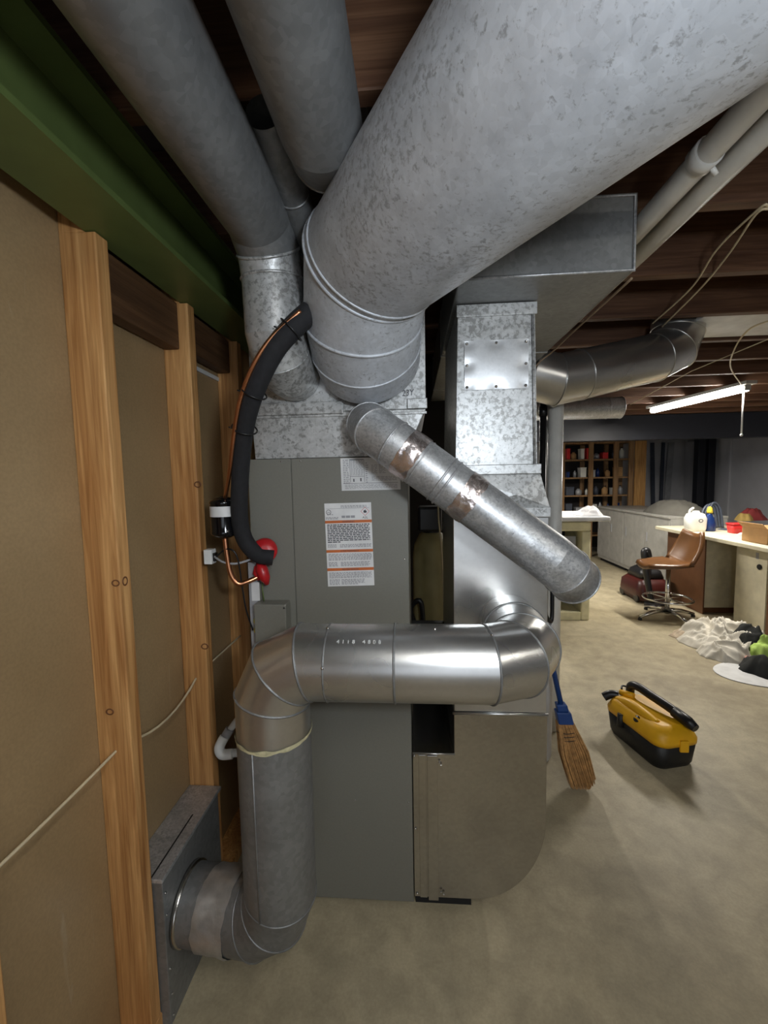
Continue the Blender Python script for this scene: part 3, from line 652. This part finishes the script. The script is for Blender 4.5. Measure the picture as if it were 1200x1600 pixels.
# ---------------------------------------------------------------- right hand ceiling: pipes, round run, wires
p1=root('vent_pipe','upper of two white plastic pipes running under the joists','pipe',(.56,1,1.98))
P('pipe',MB().tube(spline([(.574,.50,2.30),(.574,.50,2.08),(.574,.53,2.02),(.573,.60,2.0)],5)+[(.568,1.88,2.0)],.0245,18),'pvc',p1)
P('coupling',MB().tube([(.571,.885,2.0),(.571,.915,2.0)],.0285,18),'pvc',p1)
P('coupling',MB().tube([(.5725,.62,2.0),(.5725,.68,2.0)],.0285,18),'pvc',p1)
P('pipe_clip',MB().tube([(.585,.90,1.978),(.597,.905,1.968)],.005,8),'pvc',p1)
p2=root('vent_pipe','lower of two white plastic pipes running under the joists','pipe',(.63,1,1.98))
P('pipe',MB().tube(spline([(.641,.50,2.30),(.641,.50,2.08),(.641,.53,2.02),(.640,.60,2.0)],5)+[(.634,1.88,2.0)],.0245,18),'pvc',p2)
P('coupling',MB().tube([(.636,.70,2.0),(.636,.73,2.0)],.0275,18),'pvc',p2)
rr,_,_=duct('round_branch_duct','shiny round branch duct turning up into the joists at right','duct',
  [(.5425,2.03,1.868),at_y(868,594,2.04),at_y(905,586,2.06),at_y(1020,560,2.19),at_y(1048,546,2.235),at_y(1058,520,2.252),at_y(1058,520,2.252)+Vector((.004,.002,.14))],.115,'zinc_bright',
  ['collar','pipe_section','pipe_section','elbow_gore','elbow_gore','riser'],{1:.004,2:.0035,3:.003,4:.003,5:.003},loc=(.5425,2.03,1.868),n=48)
r2,_,_=duct('small_branch_duct','slim round branch duct in the dark beyond the wide branch','duct',[(1.05,3.95,1.985),(1.75,3.95,1.985),(1.87,3.95,1.985)],.095,'zinc_pipe',['pipe_section','end_cap'],{1:.003,2:.004},loc=(1.05,3.95,1.985),n=36)
vp1=root('vertical_pipe','white plastic vent pipe standing right of the return duct','pipe',(.742,2.25,0))
P('pipe',MB().tube([(.742,2.25,.0005),(.742,2.25,1.84)],.038,22),'pvc',vp1)
P('coupling',MB().tube([(.742,2.25,.9),(.742,2.25,.98)],.043,22),'pvc',vp1)
vp2=root('vertical_pipe','slender black pipe close beside the white vent pipe','pipe',(.69,2.27,0))
P('pipe',MB().tube([(.688,2.28,.0005),(.688,2.28,1.845)],.017,14),'black_plastic',vp2)
P('coupling',MB().tube([(.688,2.28,1.70),(.688,2.28,1.75)],.022,14),'black_plastic',vp2)
tag(finish('copper_cable',MB().tube(spline([(.549,1.12,1.874),(.549,1.5,1.874),(.546,1.70,1.868),(.49,1.73,1.82),(.42,1.72,1.70),(.392,1.68,1.55),(.398,1.62,1.44),(.425,1.58,1.30)],8),.0032,8),'cable_brown'),'thin brown cable looping along the right side of the return duct','cable')
tag(finish('ceiling_wire',MB().tube(spline([at_z(1200,322,2.085),at_z(1185,327,2.085),at_z(1120,390,2.09),at_z(1080,450,2.09),at_z(1020,505,2.09)],8),.0035,6),'cream_wire'),'upper of two loose wires hanging under the joists','wire')
tag(finish('ceiling_wire',MB().tube(spline([at_z(1200,326,2.08),at_z(1180,336,2.08),at_z(1140,395,2.085),at_z(1095,450,2.09),at_z(1035,510,2.09)],8),.0035,6),'cream_wire'),'lower of two loose wires hanging under the joists','wire')
tag(finish('lamp_wire',MB().tube(spline([at_z(1205,500,2.08),at_z(1170,515,2.07),at_z(1148,545,2.05),at_z(1142,575,2.06),at_z(1160,603,2.06)],8),.004,6),'cream_wire'),'pale wire curving down to the lit tube lamp','wire')
tag(finish('string_line',MB().tube([at_z(985,632,2.0),at_z(1080,580,2.07),at_z(1200,530,2.08)],.003,6),'cream_wire'),'straight pale string stretched below the joists toward the lamp','string')
tag(finish('ceiling_board',MB().hexa([(1.35,2.06,2.105),(2.6,2.06,2.105),(2.6,2.40,2.105),(1.35,2.40,2.105)],[(1.35,2.06,2.12),(2.6,2.06,2.12),(2.6,2.40,2.12),(1.35,2.40,2.12)]),'slab_white'),'white board fixed between the ceiling joists','board')
tag(finish('steel_beam',MB().box(1.3,4.9,5.35,5.50,1.80,2.099),'steel_blue',bevel=.004),'dark beam crossing the far ceiling above the shelves','beam')

# ---------------------------------------------------------------- lamps
def lamp(label,x0,y0,x1,y1,z,power,col=(1,.95,.86),cord=True):
    a=Vector((x0,y0,z)); b_=Vector((x1,y1,z)); d=(b_-a).normalized(); s=d.cross(Vector((0,0,1))); ln=(b_-a).length
    r=root('tube_lamp',label,'lamp',((x0+x1)/2,(y0+y1)/2,z),'ceiling tube lamps')
    def bx(w0,w1,z0,z1,e=0): 
        A=a-d*e; B=b_+d*e
        return MB().hexa([A+s*w0+Vector((0,0,z0)),B+s*w0+Vector((0,0,z0)),B+s*w1+Vector((0,0,z0)),A+s*w1+Vector((0,0,z0))],[A+s*w0+Vector((0,0,z1)),B+s*w0+Vector((0,0,z1)),B+s*w1+Vector((0,0,z1)),A+s*w1+Vector((0,0,z1))])
    P('housing',bx(-.045,.045,.022,.048,.04),'appliance_white',r,.003)
    P('tube',MB().tube([a-Vector((0,0,.004)),b_-Vector((0,0,.004))],.026,14),'tube_glow',r)
    for e in (a,b_): P('lamp_holder',MB().box(e.x-.022,e.x+.022,e.y-.012,e.y+.012,z-.022,z+.022),'appliance_white',r,.003)
    if cord:
        P('pull_cord',MB().tube([a+d*.03+Vector((0,0,-.01)),a+d*.03+Vector((0,0,-.36))],.006,6),'white_plastic',r)
        P('cord_end',MB().ball(a+d*.03+Vector((0,0,-.365)),.011,n=8,m=6),'white_plastic',r)
    ld=bpy.data.lights.new('tube_light','AREA'); ld.shape='RECTANGLE'; ld.size=.04; ld.size_y=ln; ld.energy=power; ld.color=col; ld.spread=math.pi
    lo=bpy.data.objects.new('tube_light',ld); COL.objects.link(lo); lo.parent=r; lo.location=(0,0,-.026)
    lo.rotation_euler=(0,0,math.atan2(d.y,d.x)-math.pi/2)
    return r
lamp('lit tube lamp with pull cord hanging under the far joists',2.62,3.52,2.50,4.60,2.045,LAMP_FAR)
lamp('tube lamp hidden from view behind the return duct',.85,4.3,.85,5.4,2.045,LAMP_HID,cord=False)
lamp('tube lamp overhead behind the viewer',.27,-.72,.27,-.12,2.045,LAMP_NEAR,(1,.96,.90),False)

lamp('added tube lamp over the open floor right of the viewer',1.75,-1.1,1.75,.0,2.045,LAMP_FLOOR_FILL,(1,.96,.88),False)  # unseen lamp added to brighten the floor at right
wk=root('fill_light','added square fill light on a floor stand behind the viewer','lamp',(.34,-.22,0))  # unseen lamp put in to brighten the wide duct; its stand is made up
WA=Vector((-.12,.95,.12)).normalized(); WC=Vector((.34,-.22,1.58)); WS=WA.cross(Vector((0,0,1))).normalized(); WU=WS.cross(WA)
def wbox(u0,u1,v0,v1,d0,d1):
    f=lambda u,v,d: WC+WS*u+WU*v+WA*d
    return MB().hexa([f(u0,v0,d0),f(u1,v0,d0),f(u1,v0,d1),f(u0,v0,d1)],[f(u0,v1,d0),f(u1,v1,d0),f(u1,v1,d1),f(u0,v1,d1)])
P('lamp_body',wbox(-.08,.08,-.07,.07,-.055,-.012),'tool_black',wk,.008)
for a in ((-.085,.085,.066,.078),(-.085,.085,-.078,-.066),(-.085,-.072,-.066,.066),(.072,.085,-.066,.066)): P('bezel',wbox(*a,-.0115,.002),'tool_yellow',wk)
P('stand_pole',MB().tube([WC-WA*.04-Vector((0,0,.07)),(WC.x,WC.y-.03,.25)],.012,10),'tool_black',wk)
for k in range(3):
    a=R_(30+120*k); P('stand_leg',MB().tube([(WC.x,WC.y-.03,.35),(WC.x+.26*math.cos(a),WC.y-.03+.26*math.sin(a),.010)],.009,8),'tool_black',wk)
wl_=bpy.data.lights.new('fill_light_lens','AREA'); wl_.shape='RECTANGLE'; wl_.size=.14; wl_.size_y=.12; wl_.energy=LAMP_FILL; wl_.color=(.84,.92,1.0)
wlo=bpy.data.objects.new('fill_light_lens',wl_); COL.objects.link(wlo); wlo.parent=wk; wlo.location=WC-Vector((.34,-.22,0))+WA*.001; wlo.rotation_euler=WA.to_track_quat('-Z','Y').to_euler()
# ---------------------------------------------------------------- far room
ck=root('cream_appliance','cream framed cabinet with dark open front under a white slab','cabinet',(1.36,4.3,0))
P('frame_top',MB().box(1.05,1.66,4.0,4.55,.86,.944),'cream_enamel',ck,.012)
P('frame_side',MB().box(1.58,1.66,4.0,4.55,.0005,.8595),'cream_enamel',ck,.012)
P('frame_side',MB().box(1.05,1.13,4.0,4.55,.0005,.8595),'cream_enamel',ck,.012)
P('frame_bottom',MB().box(1.131,1.579,4.0,4.55,.0005,.085),'cream_enamel',ck,.008)
P('back',MB().box(1.131,1.579,4.45,4.54,.086,.859),'black_void',ck)
P('inner_panel',MB().box(1.15,1.56,4.10,4.12,.45,.80),'tin_grey',ck,.006)
tag(finish('white_slab',MB().box(1.0,1.80,3.92,4.60,.958,1.002),'slab_white',bevel=.012),'white slab lying on the cream framed cabinet','slab')
def lump(name,c,rx,ry,h,seed,mat,parent=None,amp=.35,fs=3.0,n=40,m=14,fold=0.0):
    mb=MB(); vs=[]; c=Vector(c)
    for j in range(m+1):
        t=j/m
        for k in range(n):
            a=2*math.pi*k/n; ed=1+.28*noise.noise(Vector((math.cos(a)*1.7,math.sin(a)*1.7,seed)))+.10*noise.noise(Vector((math.cos(a)*6,math.sin(a)*6,seed+4)))
            x=rx*ed*t*math.cos(a); y_=ry*ed*t*math.sin(a)
            hh=h*(1-t**2.6)*(1+amp*noise.noise(Vector((x*fs*3,y_*fs*3,seed)))+amp*.7*noise.noise(Vector((x*fs*8,y_*fs*8,seed+9))))
            if fold:
                wv=noise.noise(Vector((x*5,y_*5,seed+3)))*1.2; rg=1-abs(noise.noise(Vector((x*8+wv,y_*8-wv,seed+2)))); r2_=1-abs(noise.noise(Vector((x*16+y_*6+wv,y_*13-wv,seed+6))))
                hh+=fold*h*(rg**5+.45*r2_**4)*(1-t**8)
            vs.append(c+Vector((x,y_,max(.002,hh)+.001)))
    mb.add(vs,[(j*n+k,(j+1)*n+k,(j+1)*n+(k+1)%n,j*n+(k+1)%n) for j in range(m) for k in range(n)],True)
    nb=len(vs); base=[Vector((v.x,v.y,c.z+.0004)) for v in vs[-n:]]
    mb.add(vs[-n:]+base,[(k,n+k,n+(k+1)%n,(k+1)%n) for k in range(n)]); mb.add(base,[tuple(range(n))])
    return finish(name,mb,mat,parent)
bg=lump('plastic_bag',(1.66,4.06,1.003),.13,.10,.075,3.1,'clear_bag',amp=.5); tag(bg,'crumpled clear plastic bag lying on the white slab','bag')
# white laundry cabinets
def cabinet(label,y0,y1,x0=2.98,x1=3.62,h=.88,name='laundry_cabinet'):
    r=root(name,label,'cabinet',((x0+x1)/2,(y0+y1)/2,0))
    P('body',MB().box(x0+.012,x1,y0,y1,.05,h-.03),'appliance_white',r,.004)
    P('plinth',MB().box(x0+.05,x1-.02,y0+.02,y1-.02,.0005,.0495),'black_void',r)
    P('top',MB().box(x0-.01,x1+.01,y0,y1,h-.0295,h),'appliance_white',r,.006)
    ym=(y0+y1)/2
    for a,b_ in ((y0+.01,ym-.005),(ym+.005,y1-.01)):
        d=P('door',MB().box(x0,x0+.0115,a,b_,.10,h-.05),'appliance_white',r,.002)
        P('handle',MB().box(x0-.008,x0-.0005,b_-.07,b_-.05,.52,.64),'tin_grey',d,.002)
    return r
cabinet('far white laundry cabinet beside the cream framed cabinet',6.12,6.95)
cabinet('white laundry cabinet with grey blankets piled on top',5.05,6.11)
bl=lump('blanket',(3.28,5.45,.881),.30,.36,.15,8.2,'cloth_grey',amp=.15,fold=.10); tag(bl,'folded grey blanket heap on the white laundry cabinets','blanket')
wb=root('white_box','white upright box standing in front of the laundry cabinets','box',(3.15,4.98,0))
P('body',MB().box(2.93,3.30,4.86,5.04,.0005,.74),'appliance_white',wb,.004); P('lid',MB().box(2.92,3.31,4.85,5.045,.7405,.77),'appliance_white',wb,.004)
# desk with pedestals
dk=root('counter_desk','long cream topped desk with cupboard pedestals at right','desk',(3.05,4.0,0))
P('top',MB().box(2.70,3.42,2.9,4.84,.765,.800),'desk_cream',dk,.005)
P('pedestal',MB().box(2.83,3.40,4.22,4.80,.06,.764),'desk_cream',dk,.003)
P('pedestal_front',MB().box(2.815,2.829,4.20,4.80,.0005,.764),'desk_brown',dk,.002)
P('plinth',MB().box(2.86,3.38,4.25,4.78,.0005,.0595),'desk_brown',dk)
p_=P('cupboard',MB().box(2.866,3.40,2.92,3.86,.0005,.764),'desk_cream',dk,.003)
d_=P('door',MB().box(2.850,2.865,3.53,3.855,.012,.745),'desk_cream',dk,.002)
P('knob',MB().lathe([(.022,0),(.024,.006),(.018,.012)],(2.8495,3.60,.60),14,(-1,0,0)),'black_plastic',d_)
P('sticker',MB().box(2.8485,2.8495,3.615,3.645,.66,.715),'ink_grey',d_)
P('door',MB().box(2.850,2.865,3.19,3.515,.012,.745),'desk_brown',dk,.002)
P('back_panel',MB().box(3.38,3.40,3.861,4.219,.0005,.764),'desk_brown',dk)
# things on the desk
jg=root('white_jug','white plastic jug with round emblem on the desk corner','jug',(2.83,4.38,.80))
J=(2.83,4.38)
P('body',loft([(rrect(*J,.075,.055,.03),.8005),(rrect(*J,.085,.062,.035),.83),(rrect(*J,.088,.064,.035),.93),(rrect(*J,.070,.05,.03),.975),(rrect(*J,.030,.03,.02),.99),(rrect(*J,.028,.028,.02),1.005)]),'jug_white',jg)
P('handle',MB().tube(spline([(J[0]-.06,J[1],.965),(J[0]-.055,J[1],1.01),(J[0]-.02,J[1],1.035)],5),.011,10),'jug_white',jg)
ring=MB(); vs_=[]
for r0 in (.022,.014): vs_+=[(J[0]+.012+r0*math.cos(2*math.pi*k/20),J[1]-.0645,.91+r0*.85*math.sin(2*math.pi*k/20)) for k in range(20)]
ring.add(vs_,[(k,(k+1)%20,20+(k+1)%20,20+k) for k in range(20)]); P('emblem',ring,'ink',jg)
bb=root('blue_bottle','dark blue bottle with yellow cap next to the white jug','bottle',(2.965,4.38,.80))
P('body',MB().lathe([(.050,.8005),(.055,.81),(.055,.87),(.040,.93),(.022,.965),(.02,.98)],(2.965,4.38,0),22),'bottle_blue',bb)
P('cap',MB().lathe([(.024,.9805),(.026,1.0),(.020,1.03),(.010,1.045)],(2.965,4.38,0),18),'cap_yellow',bb)
q=at_z(1149,833,.80)
rc=root('red_tub','small red plastic tub on the desk','tub',(q.x,q.y,.80))
P('body',loft([(rrect(q.x,q.y,.050,.04,.015),.8005),(rrect(q.x,q.y,.060,.05,.018),.885)]),'red_plastic',rc)
P('lid',loft([(rrect(q.x,q.y,.064,.054,.018),.8855),(rrect(q.x,q.y,.062,.052,.018),.897)]),'red_plastic',rc)
q=at_z(1185,847,.80)
cbx=root('cardboard_box','brown cardboard box at the near end of the desk','box',(q.x+.08,q.y-.02,.80))
P('body',MB().box(q.x-.06,q.x+.22,q.y-.16,q.y+.10,.8005,.93),'cardboard',cbx,.003)
P('flap',MB().hexa([(q.x-.064,q.y-.16,.925),(q.x-.060,q.y-.16,.925),(q.x-.060,q.y+.10,.925),(q.x-.064,q.y+.10,.925)],[(q.x-.10,q.y-.16,.965),(q.x-.096,q.y-.16,.967),(q.x-.096,q.y+.10,.967),(q.x-.10,q.y+.10,.965)]),'cardboard',cbx)
q=at_z(1172,812,.80)
tag(lump('cloth_bundle',(q.x+.02,q.y,.801),.16,.12,.12,2.2,'cloth_red',amp=.5),'dark red cloth bundle behind the cardboard box','cloth')
tag(lump('cloth_bundle',(q.x-.14,q.y-.10,.801),.10,.08,.09,5.2,'cloth_yellow',amp=.4),'mustard yellow cloth beside the dark red bundle','cloth')
q=at_z(1153,836,.80)
tag(lump('tissue',(q.x+.02,q.y-.03,.801),.05,.03,.03,7.7,'cloth_white',amp=.5,n=20,m=8),'crumpled white tissue in front of the red tub','tissue')
q=at_z(1128,826,.80)
tag(lump('paper_scrap',(q.x,q.y-.08,.801),.10,.06,.012,9.7,'hose_blue',amp=.4,n=20,m=8),'flat dark blue scrap of fabric on the desk','cloth')
hs=root('hose_coil','dark blue coiled hose standing up behind the blue bottle','hose',(3.10,4.60,.80))
for k in range(3): P('loop',MB().tube(spline([(3.06+.03*k,4.58,.802),(3.04+.03*k,4.60,.95),(3.10+.03*k,4.62,1.04+.012*k),(3.17+.03*k,4.62,1.0),(3.19+.03*k,4.60,.802)],6),.012,8),'hose_blue',hs)
# swivel stool chair
ch=root('swivel_chair','brown vinyl swivel chair with chrome foot ring in front of the desk','chair',(2.405,4.07,0))
CX,CY=2.405,4.07
seat=MB(); vs_=[]; n=20; m=16
for j in range(m+1):
    s=j/m
    for i in range(n+1):
        u=(i/n-.5)*2
        if s<.5:
            t=s/.5; x=CX-.24+.40*t; z=.515+.035*u*u-.02*math.sin(math.pi*t)-(.03*(1-t)**3); hw=.20*min(1,.62+.8*t)
            p=Vector((x,CY+u*hw,z))
        else:
            t=(s-.5)/.5; x=CX+.16+.10*t+.02*math.sin(t*3)-.06*u*u*(1-.3*t); z=.515+.035*u*u+.30*t**1.05; hw=.20*(1-.30*t**2.5)
            p=Vector((x,CY+u*hw,z))
        vs_.append(p)
seat.add(vs_,[(j*(n+1)+i,j*(n+1)+i+1,(j+1)*(n+1)+i+1,(j+1)*(n+1)+i) for j in range(m) for i in range(n)],True)
so_=P('shell',seat,'vinyl_brown',ch); md=so_.modifiers.new('thick','SOLIDIFY'); md.thickness=.035; md.offset=-1
P('post',MB().tube([(CX,CY,.05),(CX,CY,.485)],.020,14),'chrome',ch)
P('foot_ring',MB().tube([(CX+.20*math.cos(2*math.pi*k/36),CY+.20*math.sin(2*math.pi*k/36),.20) for k in range(37)],.011,8,caps=False),'chrome',ch)
for k in range(2): a=R_(20+90*k); P('ring_spoke',MB().tube([(CX-.19*math.cos(a),CY-.19*math.sin(a),.20),(CX+.19*math.cos(a),CY+.19*math.sin(a),.20)],.006,6),'chrome',ch)
for k in range(4):
    a=R_(10+90*k); P('leg',MB().tube([(CX,CY,.085),(CX+.15*math.cos(a),CY+.15*math.sin(a),.070),(CX+.28*math.cos(a),CY+.28*math.sin(a),.030)],[.022,.019,.014],8),'chrome',ch)
    P('foot',MB().lathe([(.018,.0005),(.018,.018),(.010,.03)],(CX+.275*math.cos(a),CY+.275*math.sin(a),0),10),'black_plastic',ch)
# red and black canister vacuum
rv=root('canister_vacuum','dark red canister vacuum with black upright wand behind the chair','vacuum',(2.55,4.75,0))
P('body',loft([(rrect(2.56,4.75,.17,.22,.06),.03),(rrect(2.56,4.75,.18,.23,.07),.10),(rrect(2.56,4.75,.17,.22,.07),.20),(rrect(2.56,4.75,.12,.16,.06),.26)]),'vac_red',rv)
P('top_cover',loft([(rrect(2.56,4.75,.13,.17,.06),.2605),(rrect(2.56,4.75,.11,.14,.05),.33),(rrect(2.56,4.75,.06,.08,.03),.37)]),'black_plastic',rv)
for sx in (-1,1):
    for sy in (-1,1): P('wheel',MB().lathe([(.045,-.015),(.05,-.01),(.05,.01),(.045,.015)],(2.56+sx*.16,4.75+sy*.15,.0505),16,(1,0,0)),'black_plastic',rv)
P('wand',MB().tube(spline([(2.46,4.42,.03),(2.42,4.45,.30),(2.395,4.47,.52),(2.40,4.48,.58),(2.43,4.48,.585),(2.45,4.48,.52)],6),.030,10),'black_plastic',rv)
P('floor_head',MB().box(2.40,2.58,4.36,4.47,.0005,.05),'black_plastic',rv,.015)
P('hose',MB().tube(spline([(2.45,4.50,.40),(2.50,4.58,.30),(2.56,4.66,.38),(2.58,4.74,.36)],6),.022,10),'black_plastic',rv)
# laundry pile
def lz(px,py): q=at_z(px,py,.03); return (q.x,q.y,.0005)
tag(lump('laundry_sheet',lz(1134,1002),.33,.33,.095,1.3,'cloth_white',amp=.35,fold=.9,n=110,m=44),'large cream bed sheet heaped on the floor in front of the desk','laundry')
tag(lump('laundry_sheet',lz(1133,1020),.17,.16,.07,4.3,'cloth_white',amp=.3,fold=.8,n=80,m=34),'smaller white sheet bundled at the front of the laundry heap','laundry')
tag(lump('laundry_towel',lz(1075,990),.13,.12,.045,6.3,'cloth_beige',amp=.4,fold=.8,n=70,m=30),'patterned beige towel at the left tip of the laundry heap','laundry')
tag(lump('laundry_shirt',lz(1172,1018),.12,.14,.19,7.3,'cloth_black',amp=.3,fold=.3,n=40,m=16),'black shirt crumpled beside the white laundry','laundry')
q=lz(1200,1048)
ov=[(q[0]+.33*math.cos(2*math.pi*k/40),q[1]+.20*math.sin(2*math.pi*k/40)) for k in range(40)]
tag(finish('oval_mat',MB().prism_z(ov,.0005,.007),'slab_white',bevel=.002),'flat white oval mat under the black and green clothes','mat')
q=lz(1197,1045)
tag(lump('laundry_shirt',(q[0],q[1],.0072),.14,.13,.09,9.3,'cloth_black',amp=.3,fold=.3,n=40,m=16),'black shirt lying on the white oval mat','laundry')
q=lz(1195,1026)
tag(lump('laundry_shirt',(q[0],q[1],.0072),.14,.10,.13,3.9,'cloth_green',amp=.3,fold=.3,n=40,m=16),'lime green shirt folded between the black clothes','laundry')
q=lz(1170,1032)
tag(lump('laundry_sock',q,.05,.05,.05,3.3,'cloth_pink',amp=.4,n=20,m=8),'small pink sock next to the black shirt','laundry')
# storage shelves
sh=root('storage_shelf','open wooden storage shelf with bottles and boxes against the far wall','shelf',(3.2,7.5,0))
SX0,SX1,SY0,SY1=2.45,3.62,7.15,7.55
for x in (SX0,SX0+.46,SX0+.86,SX1-.07):
    P('post',MB().box(x,x+.07,SY0,SY0+.04,.0005,2.0),'shelf_wood',sh,.003)
    P('post',MB().box(x,x+.07,SY1-.04,SY1,.0005,2.0),'shelf_wood',sh,.003)
lev=(.35,.72,1.02,1.32,1.62,1.90)
for z in lev: P('shelf_board',MB().box(SX0,SX1,SY0+.0405,SY1-.0405,z,z+.025),'shelf_wood',sh,.002)
P('back_board',MB().box(SX0,SX1,SY1+.001,SY1+.02,.1,2.0),'wall_dark',sh)
random.seed(5)
kinds=[('jug_white','white'),('bottle_blue','blue'),('cardboard','brown'),('tin_grey','grey'),('red_plastic','red'),('hose_blue','dark blue')]
row={.72:'second lowest',1.02:'third',1.32:'fourth',1.62:'top loaded'}
for z in (.72,1.02,1.32,1.62):
    x=SX0+.12; i=0
    while x<SX1-.16:
        wd_=random.uniform(.05,.13); hh=random.uniform(.10,.20); mname,cn=random.choice(kinds); i+=1
        if any(abs(x+wd_/2-(pp+.035))<.0 for pp in (SX0,)): x+=.1
        cx=x+wd_/2; cy=SY0+.13
        if random.random()<.5:
            o=root('storage_bottle',f'{cn} bottle number {i} from left on the {row[z]} storage shelf board','bottle',(cx,cy,z+.025),'goods on the storage shelf')
            r=wd_*.42
            P('body',MB().lathe([(r,z+.0255),(r,z+.025+hh*.65),(r*.45,z+.025+hh*.82),(r*.45,z+.025+hh*.9)],(cx,cy,0),14),mname,o)
            P('cap',MB().lathe([(r*.5,z+.0255+hh*.9),(r*.5,z+.025+hh)],(cx,cy,0),12),'black_plastic',o)
            o['label']=f'{cn} bottle on the storage shelf, {["first","second","third","fourth","fifth","sixth","seventh","eighth","ninth","tenth"][i-1]} item on the {row[z]} board'
        else:
            o=root('storage_box',f'x','box',(cx,cy,z+.025),'goods on the storage shelf')
            P('body',MB().box(x,x+wd_,cy-.07,cy+.07,z+.0255,z+.025+hh*.8),mname,o,.003)
            P('lid',MB().box(x-.002,x+wd_+.002,cy-.072,cy+.072,z+.0255+hh*.8,z+.025+hh*.92),mname,o,.003)
            o['label']=f'{cn} box on the storage shelf, {["first","second","third","fourth","fifth","sixth","seventh","eighth","ninth","tenth"][i-1]} item on the {row[z]} board'
        x+=wd_+random.uniform(.02,.08)
tag(finish('lumber_board',MB().box(3.63,3.80,7.12,7.16,.0005,2.02),'lumber_wood',bevel=.003),'wide upright orange pine board at the end of the storage shelf','board')
for i,(px,lb,w_,lean) in enumerate(((1022,'dark upright rail leaning on the far wall beside the lumber',.06,.0),(1040,'slim dark slat leaning on the far wall behind the blanket',.05,.10),(1050,'wide grey plank leaning on the far wall right of the dark slat',.10,.16))):
    q=at_y(px,700,7.95)
    tag(finish('leaning_board',MB().hexa([(q.x-lean,7.90,.0005),(q.x+w_-lean,7.90,.0005),(q.x+w_-lean,7.93,.0005),(q.x-lean,7.93,.0005)],[(q.x,8.05,1.95),(q.x+w_,8.05,1.95),(q.x+w_,8.08,1.95),(q.x,8.08,1.95)]),'hose_blue' if i<2 else 'tin_grey'),lb,'board')
for i,(px,lb) in enumerate(((1108,'left of two dark blue posts standing by the far right wall'),(1124,'right of two dark blue posts standing by the far right wall'))):
    q=at_y(px-16,740,7.2); tag(finish('dark_post',MB().box(q.x-.05,q.x+.06,7.15,7.27,.0005,1.98),'steel_blue',bevel=.004),lb,'post')
